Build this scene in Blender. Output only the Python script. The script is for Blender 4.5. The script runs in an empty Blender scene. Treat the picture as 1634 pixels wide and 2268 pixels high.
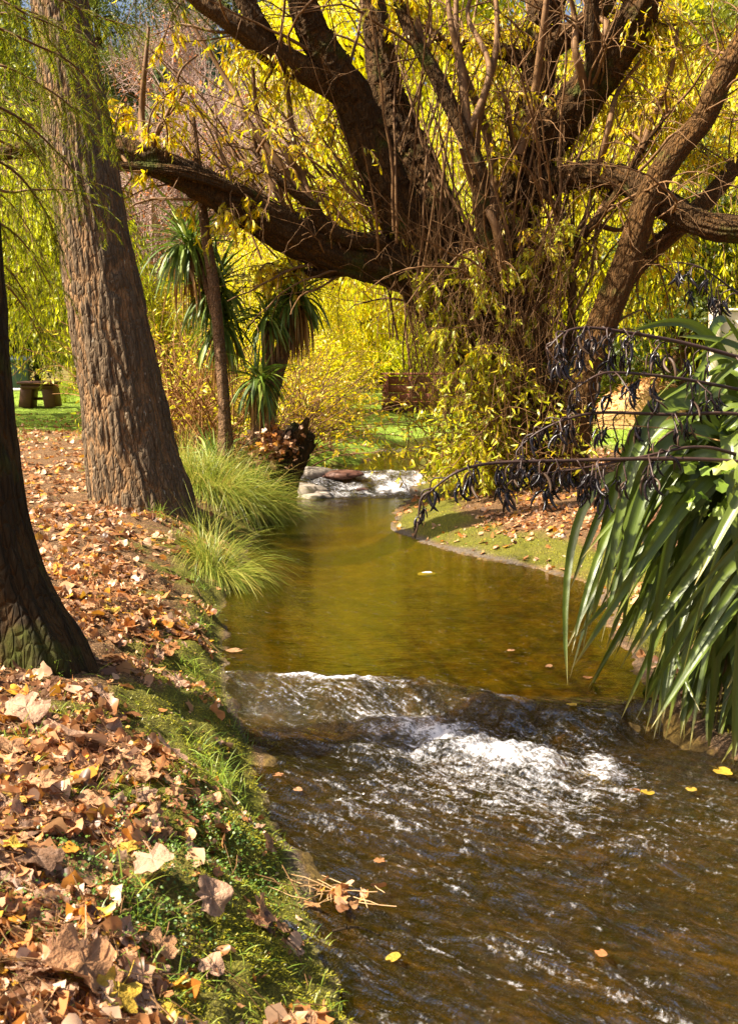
import bpy, math, random
import numpy as np
from mathutils import Vector, Matrix

rng = np.random.default_rng(11)
random.seed(11)
S = bpy.context.scene
COL = S.collection
R = math.radians

# ------------------------------------------------------------------ camera, sky, sun, exposure
FPX, PITCH = 2432.0, R(8.28)
CAM = np.array([0.0, 0.0, 2.1])
cd = bpy.data.cameras.new('camera')
cam = bpy.data.objects.new('camera', cd)
COL.objects.link(cam)
cam.location = CAM
cam.rotation_euler = (R(90) - PITCH, 0, 0)
cd.sensor_fit = 'VERTICAL'
cd.sensor_height = 36.0
cd.lens = 36.0 * FPX / 2268.0
cd.clip_start = 0.05
cd.clip_end = 900.0
cd.dof.use_dof = True
cd.dof.focus_distance = 8.5
cd.dof.aperture_fstop = 7.0
S.camera = cam

SUN = np.array([-0.63, -0.13, 0.72]); SUN /= np.linalg.norm(SUN)
w = bpy.data.worlds.new('World'); S.world = w; w.use_nodes = True
nt = w.node_tree
sky = nt.nodes.new('ShaderNodeTexSky'); sky.sky_type = 'NISHITA'; sky.sun_disc = False
sky.sun_elevation = math.asin(SUN[2]); sky.sun_rotation = math.atan2(SUN[0], SUN[1])
sky.dust_density = 5.0; sky.air_density = 0.8; sky.ozone_density = 0.6
bg = nt.nodes['Background']; bg.inputs['Strength'].default_value = 0.066
nt.links.new(sky.outputs[0], bg.inputs['Color'])
sl = bpy.data.lights.new('sun', 'SUN'); sl.energy = 5.0; sl.angle = R(0.6); sl.color = (1.0, 0.91, 0.75)
so = bpy.data.objects.new('sun', sl); COL.objects.link(so)
so.rotation_euler = Vector(-SUN).to_track_quat('-Z', 'Y').to_euler()
so.location = (-20, -6, 25)

S.view_settings.view_transform = 'Standard'; S.view_settings.look = 'None'
S.view_settings.gamma = 1.0; S.view_settings.use_curve_mapping = False
S.view_settings.exposure = 1.66
S.render.engine = 'CYCLES'
S.cycles.max_bounces = 6; S.cycles.diffuse_bounces = 3; S.cycles.glossy_bounces = 3
S.cycles.transmission_bounces = 3; S.cycles.transparent_max_bounces = 8
S.cycles.caustics_reflective = False; S.cycles.caustics_refractive = False
S.cycles.use_denoising = True
S.cycles.sample_clamp_indirect = 6.0

# ------------------------------------------------------------------ pixel <-> place (display pixels 1634 x 2268)
CF = np.array([0, math.cos(PITCH), -math.sin(PITCH)])
CU = np.array([0, math.sin(PITCH), math.cos(PITCH)])
CR = np.array([1.0, 0, 0])
def ray(px, py):
    return CF + (px - 817) / FPX * CR + (1134 - py) / FPX * CU
def P(px, py, Y):                     # the place seen at a pixel, Y metres ahead
    d = ray(px, py); return CAM + d * (Y / d[1])
def W(px, py, z):                     # the place seen at a pixel on the level z
    d = ray(px, py); return CAM + d * ((z - CAM[2]) / d[2])
def proj(p):
    q = np.asarray(p) - CAM
    dep = q @ CF
    return 817 + FPX * (q @ CR) / dep, 1134 - FPX * (q @ CU) / dep, dep
def sm(a, b, x):
    t = np.clip((np.asarray(x, float) - a) / (b - a), 0, 1); return t * t * (3 - 2 * t)
def nrm(v):
    return v / np.maximum(np.linalg.norm(v, axis=-1, keepdims=True), 1e-9)

# ------------------------------------------------------------------ noise
def _h(i, j, k):
    n = (i * 374761393 + j * 668265263 + k * 2147483647 % 1274126177) & 0xffffffff
    n = ((n ^ (n >> 13)) * 1274126177) & 0xffffffff
    n = ((n ^ (n >> 16)) * 2246822519) & 0xffffffff
    return ((n ^ (n >> 15)) & 0xffffff) / float(0xffffff)
def vnoise(x, y, z=0.0, px=None):
    x, y, z = np.broadcast_arrays(np.asarray(x, float), np.asarray(y, float), np.asarray(z, float))
    xi, yi, zi = [np.floor(a).astype(np.int64) for a in (x, y, z)]
    xf, yf, zf = x - xi, y - yi, z - zi
    u, v, t = [a * a * (3 - 2 * a) for a in (xf, yf, zf)]
    def g(a, b, c):
        ia = xi + a
        if px: ia = ia % px
        return _h(ia, yi + b, zi + c)
    l = lambda a, b, s: a + (b - a) * s
    r = l(l(l(g(0,0,0), g(1,0,0), u), l(g(0,1,0), g(1,1,0), u), v),
          l(l(g(0,0,1), g(1,0,1), u), l(g(0,1,1), g(1,1,1), u), v), t)
    return r * 2 - 1
def fbm(x, y, z=0.0, o=4):
    s, a = 0, 1.0
    for k in range(o):
        s = s + a * vnoise(x * 2**k + 17.3 * k, y * 2**k - 9.1 * k, np.asarray(z) * 2**k + k); a *= .5
    return s

# ------------------------------------------------------------------ mesh helpers
class MB:
    def __init__(self): self.V, self.F, self.n, self.A = [], [], 0, {}
    def add(self, v, faces, **attr):
        v = np.asarray(v, np.float32).reshape(-1, 3)
        for f in faces:
            f = np.asarray(f, np.int64)
            if f.size: self.F.append(f + self.n)
        self.V.append(v)
        for k, a in attr.items(): self.A.setdefault(k, []).append(np.broadcast_to(np.asarray(a, np.float32), (len(v),)))
        self.n += len(v); return self
    def mesh(self, name, mat, smooth=True, loc=(0, 0, 0)):
        me = bpy.data.meshes.new(name)
        V = np.concatenate(self.V) - np.asarray(loc, np.float32)
        me.vertices.add(len(V)); me.vertices.foreach_set('co', V.astype(np.float32).ravel())
        li = np.concatenate([f.ravel() for f in self.F])
        lt = np.concatenate([np.full(len(f), f.shape[1]) for f in self.F])
        me.loops.add(len(li)); me.loops.foreach_set('vertex_index', li.astype(np.int32))
        me.polygons.add(len(lt))
        me.polygons.foreach_set('loop_start', (np.cumsum(lt) - lt).astype(np.int32))
        me.polygons.foreach_set('loop_total', lt.astype(np.int32))
        if smooth: me.polygons.foreach_set('use_smooth', np.ones(len(lt), bool))
        for k, a in self.A.items():
            if sum(len(q) for q in a) != len(V): continue
            at = me.attributes.new(k, 'FLOAT', 'POINT'); at.data.foreach_set('value', np.concatenate(a).astype(np.float32))
        me.update(calc_edges=True); me.validate()
        for m in (mat if isinstance(mat, (list, tuple)) else [mat]): me.materials.append(m)
        return me

LOC = {}
def thing(name, label, cat, loc=(0, 0, 0), group=None):
    o = bpy.data.objects.new(name, None); COL.objects.link(o)
    o.location = tuple(float(a) for a in loc); o.empty_display_size = .1
    o['label'] = label; o['category'] = cat
    if group: o['group'] = group
    LOC[o.name] = np.asarray(loc, float); return o
def part(name, mb, mat, parent=None, label=None, kind=None, smooth=True):
    loc = LOC.get(parent.name, np.zeros(3)) if parent else np.zeros(3)
    me = mb.mesh(name, mat, smooth, loc) if isinstance(mb, MB) else mb
    o = bpy.data.objects.new(name, me); COL.objects.link(o)
    if parent: o.parent = parent; LOC[o.name] = loc
    if label: o['label'] = label
    if kind: o['kind'] = kind
    return o
def tag(o, label, cat, group=None, kind=None):
    o['label'] = label; o['category'] = cat
    if group: o['group'] = group
    if kind: o['kind'] = kind
    return o
def copy_tree(o, parent=None):
    c = o.copy(); COL.objects.link(c)
    if parent: c.parent = parent
    for ch in list(o.children): copy_tree(ch, c)
    return c

def box(mb, c, s, rz=0.0, bev=0.0, tilt=None):
    c, (a, b, h) = np.asarray(c, float), [x / 2 for x in s]
    e = min(bev, a * .9, b * .9, h * .9)
    if e > 0:
        v = []
        for sx in (-1, 1):
            for sy in (-1, 1):
                for sz in (-1, 1):
                    v += [(sx * a, sy * (b - e), sz * (h - e)), (sx * (a - e), sy * b, sz * (h - e)), (sx * (a - e), sy * (b - e), sz * h)]
        import bmesh
        bm = bmesh.new(); [bm.verts.new(p) for p in v]
        bmesh.ops.convex_hull(bm, input=bm.verts)
        bm.verts.index_update()
        vv = np.array([p.co for p in bm.verts]); ff = [np.array([[q.index for q in f.verts]]) for f in bm.faces]; bm.free()
    else:
        vv = np.array([(x, y, z) for x in (-a, a) for y in (-b, b) for z in (-h, h)])
        ff = [np.array([[0,1,3,2],[4,6,7,5],[0,4,5,1],[2,3,7,6],[0,2,6,4],[1,5,7,3]])]
    M = Matrix.Rotation(rz, 3, 'Z')
    if tilt: M = M @ Matrix.Rotation(tilt[1], 3, tilt[0])
    mb.add(vv @ np.array(M).T + c, ff); return mb

def spline(pts, n):
    p = np.asarray(pts, float)
    q = np.vstack([2 * p[0] - p[1], p, 2 * p[-1] - p[-2]])
    t = np.linspace(0, len(p) - 1 - 1e-6, n); i = t.astype(int); f = (t - i)[:, None]
    a, b, c, d = q[i], q[i + 1], q[i + 2], q[i + 3]
    return .5 * (2 * b + (c - a) * f + (2 * a - 5 * b + 4 * c - d) * f**2 + (3 * b - a - 3 * c + d) * f**3)

def frames(c):
    t = nrm(np.gradient(c, axis=0))
    u = np.zeros_like(t); r = np.array([0.0, -1, 0.15]); u[0] = nrm(r - t[0] * (r @ t[0]))
    for k in range(1, len(c)):
        a = u[k - 1] - t[k] * (u[k - 1] @ t[k]); u[k] = a / np.linalg.norm(a)
    return t, u, np.cross(t, u)

def limb(mb, pts, rad, nseg=20, seg=0.08, bark=(8, 3.0, .06), seed=0.0, lump=.10, tip=False, flare=None, crack=.9):
    """a woody limb with fissured bark; bark = (ridges round, ridges per metre along, depth as share of radius)"""
    p = np.asarray(pts, float)
    L = np.linalg.norm(np.diff(p, axis=0), axis=1).sum()
    n = max(6, int(L / seg))
    c = spline(p, n)
    rr = spline(np.stack([np.asarray(rad, float)] * 3, 1), n)[:, 0]
    t, u, v = frames(c)
    s = np.concatenate([[0], np.cumsum(np.linalg.norm(np.diff(c, axis=0), axis=1))])
    th = np.arange(nseg) / nseg
    TH, SS = np.meshgrid(th, s)
    lum = fbm(np.cos(TH * 6.283) * 1.3 + seed, np.sin(TH * 6.283) * 1.3, SS * .9 + seed, 2)
    warp = .9 * vnoise(TH * 6, SS * bark[1] * .8 + seed, seed, px=6)
    a = vnoise(TH * bark[0] + warp * 0, SS * bark[1] + seed * 3 + warp, seed + 3, px=bark[0])
    b = vnoise(TH * bark[0] * 2, SS * bark[1] * 1.7 + seed, seed + 7, px=bark[0] * 2)
    e = vnoise(TH * bark[0] * 4, SS * bark[1] * 5 + seed, seed + 9, px=bark[0] * 4)
    ridge = 1 - np.abs(a + .45 * b + .2 * e) * 1.5
    ridge = np.clip(ridge - crack * np.clip(1 - np.abs(vnoise(TH * bark[0] * .7, SS * bark[1] * 5 + seed + warp, seed + 21, px=max(1, int(bark[0] * .7)))) * 5, 0, 1) , -1, 1)
    rad2 = rr[:, None] * (1 + lump * lum - bark[2] * ridge)
    if flare is not None:
        rad2 = rad2 * (1 + flare * np.exp(-SS / .35) * (.45 + .55 * np.cos(TH * 6.283 * 4 + seed + .8 * np.sin(TH * 6.283))))
    A = TH * 2 * math.pi
    V = c[:, None, :] + rad2[..., None] * (np.cos(A)[..., None] * u[:, None] + np.sin(A)[..., None] * v[:, None])
    i = np.arange(n - 1)[:, None] * nseg; j = np.arange(nseg)[None]
    k = (j + 1) % nseg
    f = np.stack([i + j, i + k, i + nseg + k, i + nseg + j], -1).reshape(-1, 4)
    m = mb.n
    caps = [np.arange(nseg)[None, ::-1], ((n - 1) * nseg + np.arange(nseg))[None]]
    mb.add(V.reshape(-1, 3), [f] + caps, ridge=ridge.ravel())
    return c, rr

def tubes(mb, PT, RD, n=4):
    """many thin twigs at once: PT (N,K,3), RD (N,K)"""
    N, K = PT.shape[:2]
    if N == 0: return
    t = nrm(np.gradient(PT, axis=1))
    r = np.where(np.abs(t[:, :1, 2:3]) < .8, np.array([0, 0, 1.0]), np.array([1.0, 0, 0]))
    u = nrm(np.cross(t, r)); v = np.cross(t, u)
    a = np.arange(n) * 2 * math.pi / n
    V = PT[:, :, None] + RD[:, :, None, None] * (np.cos(a)[None, None, :, None] * u[:, :, None] + np.sin(a)[None, None, :, None] * v[:, :, None])
    b = (np.arange(N)[:, None, None] * K + np.arange(K - 1)[None, :, None]) * n
    j = np.arange(n); k = (j + 1) % n
    f = np.stack([b + j, b + k, b + n + k, b + n + j], -1).reshape(-1, 4)
    mb.add(V.reshape(-1, 3), [f], ridge=0.0)

def twigs(p0, d0, L, K, droop, wig, up=0.0):
    """curving twig paths; p0,d0 (N,3), L (N,) -> (N,K,3)"""
    N = len(p0); d = nrm(np.asarray(d0, float)); out = np.zeros((N, K, 3)); out[:, 0] = p0
    dr = np.broadcast_to(np.asarray(droop, float), (N,))
    for k in range(1, K):
        d = nrm(d + rng.normal(0, wig, (N, 3)) + np.array([0, 0, -1.0]) * (dr[:, None] / K))
        out[:, k] = out[:, k - 1] + d * (L / (K - 1))[:, None]
    return out
def along(PT, t):                    # sample paths PT (N,K,3) at t (N,M)
    K = PT.shape[1]; x = np.clip(t, 0, .9999) * (K - 1); i = x.astype(int); f = (x - i)[..., None]
    r = np.arange(len(PT))[:, None]
    p = PT[r, i] * (1 - f) + PT[r, i + 1] * f
    return p, nrm(PT[r, i + 1] - PT[r, i])

def scatter(mb, tv, tf, pos, X, Z, sc, **attr):
    """copies of a template; X = length direction, Z = rough normal, sc (N,3)"""
    N = len(pos)
    if N == 0: return
    X = nrm(X); Y = nrm(np.cross(Z, X)); Z = np.cross(X, Y)
    t = tv[None] * sc[:, None, :]
    V = pos[:, None] + t[..., 0:1] * X[:, None] + t[..., 1:2] * Y[:, None] + t[..., 2:3] * Z[:, None]
    o = (np.arange(N) * len(tv))[:, None, None]
    a = {k: np.repeat(v, len(tv)) for k, v in attr.items()}
    mb.add(V.reshape(-1, 3), [(np.asarray(f)[None] + o).reshape(-1, np.asarray(f).shape[1]) for f in tf], **a)

LANCE = (np.array([(0,0,0),(.3,.5,.05),(.3,-.5,.05),(.68,.38,-.02),(.68,-.38,-.02),(1,0,-.16)], float), [[[0,2,1],[3,4,5]], [[1,2,4,3]]])
DIAM = (np.array([(0,0,0),(.5,.5,.08),(1,0,-.1),(.5,-.5,.08)], float), [[[0,3,2,1]]])
NEED = (np.array([(0,-.5,0),(0,.5,0),(1,0,-.15)], float), [[[0,1,2]]])
def crumple(seed, lobes=5, n=15, rings=1, curl=.25):
    r = np.random.default_rng(seed)
    th = np.linspace(-math.pi, math.pi, n, endpoint=False) + math.pi / n
    rad = .40 + .12 * np.abs(np.cos(th * lobes / 2)) ** 1.5 + r.normal(0, .025, n)
    rad *= np.where(np.abs(th) > 2.7, .55, 1.0)
    v = [(0, 0, 0)]
    for q in range(1, rings + 1):
        s = q / rings
        for a, b in zip(th, rad): v.append((math.cos(a) * b * s, math.sin(a) * b * s, 0))
    v = np.array(v); a = r.uniform(0, math.pi)
    k = v[:, 0] * math.cos(a) + v[:, 1] * math.sin(a)
    v[:, 2] = curl * (k**2 * 2.4) - curl * .5 * np.abs(v[:, 1]) + r.normal(0, .03 if rings > 1 else .05, len(v)) * (np.linalg.norm(v, axis=1) > .1) + curl * .7 * np.sin(th_all(v) * 3 + a) * np.linalg.norm(v[:, :2], axis=1) ** 2 * 2
    f3 = [[0, 1 + j, 1 + (j + 1) % n] for j in range(n)]
    f4 = [[1 + (q - 1) * n + j, 1 + q * n + j, 1 + q * n + (j + 1) % n, 1 + (q - 1) * n + (j + 1) % n] for q in range(1, rings) for j in range(n)]
    return v, [f3] + ([f4] if f4 else [])
def th_all(v): return np.arctan2(v[:, 1], v[:, 0])

# ------------------------------------------------------------------ materials
def mat(name):
    m = bpy.data.materials.new(name); m.use_nodes = True
    n = m.node_tree; n.nodes.clear(); out = n.nodes.new('ShaderNodeOutputMaterial')
    return m, n, out
def N(n, t, **k):
    x = n.nodes.new('ShaderNode' + t)
    for a, b in k.items():
        if a in x.bl_rna.properties: setattr(x, a, b)
        else: x.inputs[a.replace('_', ' ')].default_value = b
    return x
def ramp(n, fac, stops, interp='LINEAR'):
    r = n.nodes.new('ShaderNodeValToRGB'); e = r.color_ramp.elements; r.color_ramp.interpolation = interp
    while len(e) < len(stops): e.new(.5)
    for s, (p, c) in zip(e, stops): s.position = p; s.color = (*c, 1) if len(c) == 3 else c
    n.links.new(fac, r.inputs[0]); return r.outputs[0]
def mixc(n, fac, a, b, mode='MIX'):
    x = n.nodes.new('ShaderNodeMix'); x.data_type = 'RGBA'; x.blend_type = mode
    for s, v in ((x.inputs[0], fac), (x.inputs[6], a), (x.inputs[7], b)):
        if hasattr(v, 'is_linked'): n.links.new(v, s)
        else: s.default_value = v if not isinstance(v, tuple) else (*v, 1)[:4]
    return x.outputs[2]
def noise(n, scale, detail=4, rough=.6, vec=None, dist=0.0):
    x = N(n, 'TexNoise', Scale=scale, Detail=detail, Roughness=rough, Distortion=dist)
    if vec is not None: n.links.new(vec, x.inputs['Vector'])
    return x.outputs[0]
def mathn(n, op, a, b=0.0, clamp=False):
    x = n.nodes.new('ShaderNodeMath'); x.operation = op; x.use_clamp = clamp
    for s, v in zip(x.inputs, (a, b)):
        if hasattr(v, 'is_linked'): n.links.new(v, s)
        else: s.default_value = v
    return x.outputs[0]
def coords(n, scale=None):
    c = n.nodes.new('ShaderNodeTexCoord').outputs['Object']
    if scale:
        m = N(n, 'Mapping'); m.inputs['Scale'].default_value = scale; n.links.new(c, m.inputs[0]); return m.outputs[0]
    return c
def attr(n, name):
    a = n.nodes.new('ShaderNodeAttribute'); a.attribute_name = name; return a.outputs['Fac']
def bump(n, h, strength=.5, dist=.02):
    b = N(n, 'Bump', Strength=strength, Distance=dist); n.links.new(h, b.inputs['Height']); return b.outputs[0]

def leaf_mat(name, stops, trans=.4, rough=.45, gloss=.04, use_obj=False, vein=0.0):
    m, n, out = mat(name)
    g = n.nodes.new('ShaderNodeNewGeometry')
    c = ramp(n, g.outputs['Random Per Island'], stops)
    if use_obj:
        oi = n.nodes.new('ShaderNodeObjectInfo')
        c = mixc(n, 1.0, c, oi.outputs['Color'], 'MULTIPLY')
    if vein:
        c = mixc(n, mathn(n, 'MULTIPLY', noise(n, 60, 3), vein), c, (.08, .045, .02))
    d = N(n, 'BsdfDiffuse'); t = N(n, 'BsdfTranslucent'); gl = N(n, 'BsdfGlossy', Roughness=rough)
    n.links.new(c, d.inputs[0]); n.links.new(c, t.inputs[0])
    a = N(n, 'MixShader', Fac=trans); n.links.new(d.outputs[0], a.inputs[1]); n.links.new(t.outputs[0], a.inputs[2])
    b = N(n, 'MixShader', Fac=gloss); n.links.new(a.outputs[0], b.inputs[1]); n.links.new(gl.outputs[0], b.inputs[2])
    n.links.new(b.outputs[0], out.inputs[0]); return m

def bark_mat(name, ridge_c, fiss_c, pale, moss=0.0, scale=1.0):
    m, n, out = mat(name)
    r = attr(n, 'ridge')
    co = coords(n)
    f = mathn(n, 'ADD', mathn(n, 'MULTIPLY', r, .5), mathn(n, 'MULTIPLY', noise(n, 14 * scale, 5, .7, co), .55))
    c = ramp(n, f, [(.22, ridge_c), (.5, tuple(x * .75 for x in ridge_c)), (.72, fiss_c), (.95, tuple(x * .8 for x in fiss_c))])
    big = noise(n, 1.3 * scale, 3, .6, co)
    c = mixc(n, mathn(n, 'MULTIPLY', big, .6), c, tuple(x * .45 for x in ridge_c))
    spk = noise(n, 30 * scale, 3, .6, coords(n, (1, 1, .3)))
    c = mixc(n, ramp(n, spk, [(.66, (0, 0, 0)), (.72, (1, 1, 1))]), c, pale)
    if moss:
        mz = noise(n, 2.2, 4, .6, co)
        c = mixc(n, ramp(n, mz, [(.62 - moss * .2, (0, 0, 0)), (.74 - moss * .2, (1, 1, 1))]), c, (.07, .075, .012))
    p = N(n, 'BsdfPrincipled', Roughness=.9)
    p.inputs['Specular IOR Level'].default_value = .15
    n.links.new(c, p.inputs['Base Color'])
    h = mathn(n, 'ADD', mathn(n, 'MULTIPLY', r, -.7), noise(n, 40 * scale, 5, .7, coords(n, (1, 1, .35))))
    vo = n.nodes.new('ShaderNodeTexVoronoi'); vo.feature = 'DISTANCE_TO_EDGE'; vo.inputs['Scale'].default_value = 26 * scale; n.links.new(coords(n, (1, 1, .3)), vo.inputs['Vector'])
    h = mathn(n, 'ADD', h, mathn(n, 'MULTIPLY', mathn(n, 'MINIMUM', vo.outputs['Distance'], .18), 4.5))
    n.links.new(bump(n, h, 1.0, .022), p.inputs['Normal'])
    n.links.new(p.outputs[0], out.inputs[0]); return m

def plain_mat(name, c1, c2, scale=20, rough=.7, bumps=.3, spec=.3, stretch=None):
    m, n, out = mat(name)
    f = noise(n, scale, 5, .65, coords(n, stretch))
    p = N(n, 'BsdfPrincipled', Roughness=rough); p.inputs['Specular IOR Level'].default_value = spec
    n.links.new(ramp(n, f, [(.3, c1), (.7, c2)]), p.inputs['Base Color'])
    n.links.new(bump(n, f, bumps, .01), p.inputs['Normal'])
    n.links.new(p.outputs[0], out.inputs[0]); return m

M = {}
M['bark_dark'] = bark_mat('bark_dark', (.055, .034, .015), (.11, .058, .02), (.10, .075, .04), .35)
M['bark_poplar'] = bark_mat('bark_poplar', (.185, .125, .072), (.36, .20, .088), (.55, .47, .35), .0)
M['bark_willow'] = bark_mat('bark_willow', (.085, .044, .015), (.16, .074, .020), (.20, .118, .05), .30)
M['bark_stem'] = bark_mat('bark_stem', (.135, .068, .022), (.205, .098, .028), (.24, .15, .06), .10)
M['bark_palm'] = bark_mat('bark_palm', (.25, .14, .07), (.34, .19, .09), (.42, .28, .16), .0, 1.6)
M['bark_stump'] = bark_mat('bark_stump', (.075, .05, .024), (.13, .068, .026), (.2, .14, .08), .3)
M['twig'] = plain_mat('twig', (.10, .046, .014), (.24, .125, .045), 9)
M['twig_red'] = plain_mat('twig_red', (.20, .085, .02), (.36, .18, .05), 5)
M['twig_pink'] = plain_mat('twig_pink', (.30, .17, .13), (.46, .32, .26), 4)
M['willow_leaf'] = leaf_mat('willow_leaf', [(0, (.42, .44, .004)), (.35, (.74, .62, .004)), (.75, (.88, .64, .004)), (1, (.84, .46, .005))], .55)
M['shoot_leaf'] = leaf_mat('shoot_leaf', [(0, (.38, .46, .015)), (.5, (.70, .66, .015)), (.85, (.84, .70, .02)), (1, (.74, .46, .015))], .5)
M['far_leaf'] = leaf_mat('far_leaf', [(0, (.55, .55, .5)), (.5, (1.0, 1.0, .9)), (1, (1.15, 1.1, .8))], .52, use_obj=True)
M['needle'] = leaf_mat('needle', [(0, (.07, .11, .004)), (.6, (.19, .23, .006)), (1, (.38, .34, .01))], .5, gloss=.01)
M['palm_leaf'] = leaf_mat('palm_leaf', [(0, (.06, .11, .012)), (.6, (.15, .22, .02)), (1, (.34, .38, .06))], .3, .5, .04)
M['palm_dead'] = leaf_mat('palm_dead', [(0, (.20, .09, .02)), (.6, (.36, .18, .04)), (1, (.48, .30, .09))], .2)
M['sedge'] = leaf_mat('sedge', [(0, (.14, .20, .02)), (.5, (.30, .34, .035)), (.85, (.46, .42, .07)), (1, (.50, .33, .08))], .35)
M['grass'] = leaf_mat('grass', [(0, (.13, .22, .02)), (.6, (.27, .36, .03)), (1, (.42, .45, .06))], .4)
M['mossy'] = leaf_mat('mossy', [(0, (.08, .08, .005)), (.55, (.30, .28, .008)), (1, (.52, .45, .02))], .25)
M['clover'] = leaf_mat('clover', [(0, (.05, .10, .015)), (1, (.15, .24, .03))], .3)
LEAFC = {'tan': (.54, .27, .12), 'pinkish': (.58, .34, .21), 'rusty': (.46, .18, .05), 'chestnut': (.26, .11, .045), 'brown': (.17, .085, .045), 'yellow': (.68, .43, .03)}
M['litter'] = leaf_mat('litter', [(0, (.10, .045, .02)), (.13, (.25, .10, .035)), (.32, (.50, .20, .06)), (.55, (.62, .33, .15)), (.76, (.68, .44, .28)), (.88, (.60, .20, .025)), (1, (.70, .38, .03))], .25, vein=.3)
for k, c in LEAFC.items():
    m, n, out = mat('leaf_' + k)
    g = n.nodes.new('ShaderNodeTexCoord').outputs['Object']
    sep = N(n, 'SeparateXYZ'); n.links.new(g, sep.inputs[0])
    ang = mathn(n, 'ARCTAN2', sep.outputs[1], sep.outputs[0])
    ve = mathn(n, 'ABSOLUTE', mathn(n, 'SINE', mathn(n, 'MULTIPLY', ang, 2.5)))
    oi = n.nodes.new('ShaderNodeObjectInfo')
    cc = mixc(n, mathn(n, 'MULTIPLY', noise(n, 4, 5, .7, g), .7), c, tuple(x * .45 for x in c))
    cc = mixc(n, mathn(n, 'MULTIPLY', oi.outputs['Random'], .35), cc, (.30, .17, .09))
    cc = mixc(n, ramp(n, ve, [(0, (.5,)*3), (.09, (0,)*3)]), cc, tuple(min(1, x * 1.3 + .05) for x in c))
    p = N(n, 'BsdfPrincipled', Roughness=.62); p.inputs['Specular IOR Level'].default_value = .35
    n.links.new(cc, p.inputs['Base Color'])
    n.links.new(bump(n, mathn(n, 'ADD', noise(n, 9, 4, .6, g), mathn(n, 'MULTIPLY', ve, .5)), .5, .03), p.inputs['Normal'])
    tr = N(n, 'BsdfTranslucent'); n.links.new(cc, tr.inputs[0])
    mx = N(n, 'MixShader', Fac=.18); n.links.new(p.outputs[0], mx.inputs[1]); n.links.new(tr.outputs[0], mx.inputs[2])
    n.links.new(mx.outputs[0], out.inputs[0]); M['leaf_' + k] = m
# flax blade: striped along its length, waxy
m, n, out = mat('flax_blade')
oi = n.nodes.new('ShaderNodeObjectInfo')
st = noise(n, 1.0, 3, .6, None); ac = attr(n, 'across')
x = N(n, 'CombineXYZ'); n.links.new(mathn(n, 'MULTIPLY', ac, 22), x.inputs[0]); n.links.new(mathn(n, 'MULTIPLY', attr(n, 'along'), 1.5), x.inputs[1]); n.links.new(mathn(n, 'MULTIPLY', oi.outputs['Random'], 50), x.inputs[2])
sn = noise(n, 1.0, 3, .6, x.outputs[0])
c = ramp(n, sn, [(.3, (.065, .10, .010)), (.7, (.14, .19, .025))])
c = mixc(n, mathn(n, 'MULTIPLY', oi.outputs['Random'], .45), c, (.16, .19, .02))
c = mixc(n, ramp(n, attr(n, 'along'), [(.955, (0,)*3), (1, (.9,)*3)]), c, (.36, .27, .07))
p = N(n, 'BsdfPrincipled', Roughness=.33); p.inputs['Specular IOR Level'].default_value = .6
n.links.new(c, p.inputs['Base Color']); n.links.new(bump(n, sn, .25, .004), p.inputs['Normal'])
tr = N(n, 'BsdfTranslucent'); n.links.new(c, tr.inputs[0])
mx = N(n, 'MixShader', Fac=.22); n.links.new(p.outputs[0], mx.inputs[1]); n.links.new(tr.outputs[0], mx.inputs[2]); n.links.new(mx.outputs[0], out.inputs[0])
M['flax'] = m
M['flax_dead'] = plain_mat('flax_dead', (.30, .15, .05), (.50, .33, .15), 12, .6)
M['pod'] = plain_mat('pod', (.008, .006, .007), (.022, .013, .013), 14, .27, .2, .40)
M['pod_dry'] = plain_mat('pod_dry', (.05, .028, .018), (.11, .065, .035), 14, .5, .2, .3)
M['stalk'] = plain_mat('stalk', (.035, .018, .014), (.08, .042, .028), 10, .45, .2, .4)
M['stalk_tan'] = plain_mat('stalk_tan', (.34, .17, .05), (.46, .26, .09), 10, .6)
M['rust_wood'] = plain_mat('rust_wood', (.16, .045, .025), (.25, .075, .04), 6, .6, .3, .3, (1, 1, 6))
M['dark_wood'] = plain_mat('dark_wood', (.085, .035, .022), (.15, .065, .04), 8, .6, .3, .3, (1, 6, 6))
M['cream'] = plain_mat('cream', (.66, .52, .36), (.76, .63, .46), 3, .8, .15)
M['pale_stone'] = plain_mat('pale_stone', (.62, .58, .52), (.74, .70, .64), 6, .8)
M['stone'] = plain_mat('stone', (.22, .17, .12), (.42, .36, .30), 9, .75, .8)
M['grey_cloth'] = plain_mat('slate_panel', (.07, .10, .12), (.12, .16, .18), 5, .5)
M['bubble'] = plain_mat('bubble', (.82, .80, .80), (.95, .94, .94), 30, .35, .2, .5)
#--STRUCTURE--

# ------------------------------------------------------------------ the course of the stream
def zw0(py): return -.13 if py > 1640 else (.2 if py < 1052 else 0.0)
LB = [(800,2268),(765,2120),(700,1980),(640,1850),(600,1740),(570,1650),(535,1560),(512,1500),(508,1430),(505,1350),(540,1250),(575,1190),(605,1130),(628,1100),(700,1060),(800,1030),(845,990)]
RB = [(1700,1760),(1640,1640),(1480,1560),(1420,1500),(1345,1400),(1318,1310),(1235,1275),(1130,1250),(1010,1225),(925,1200),(850,1170),(868,1140),(905,1105),(900,1075),(885,1040),(900,1000)]
lb = np.array([W(x, y, zw0(y)) for x, y in LB]); rb = np.array([W(x, y, zw0(y)) for x, y in RB])
lby = np.concatenate([[-6, 0, 2.2], lb[:, 1], [24, 26.5, 30, 34]]); lbx = np.concatenate([[.9, .45, .12], lb[:, 0], [.9, 2.3, 5.5, 10]])
rby = np.concatenate([[-6, 0, 3.5], rb[:, 1], [24, 26.5, 30, 34]]); rbx = np.concatenate([[3.2, 2.9, 2.45], rb[:, 0], [2.0, 3.5, 7.0, 12]])
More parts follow.
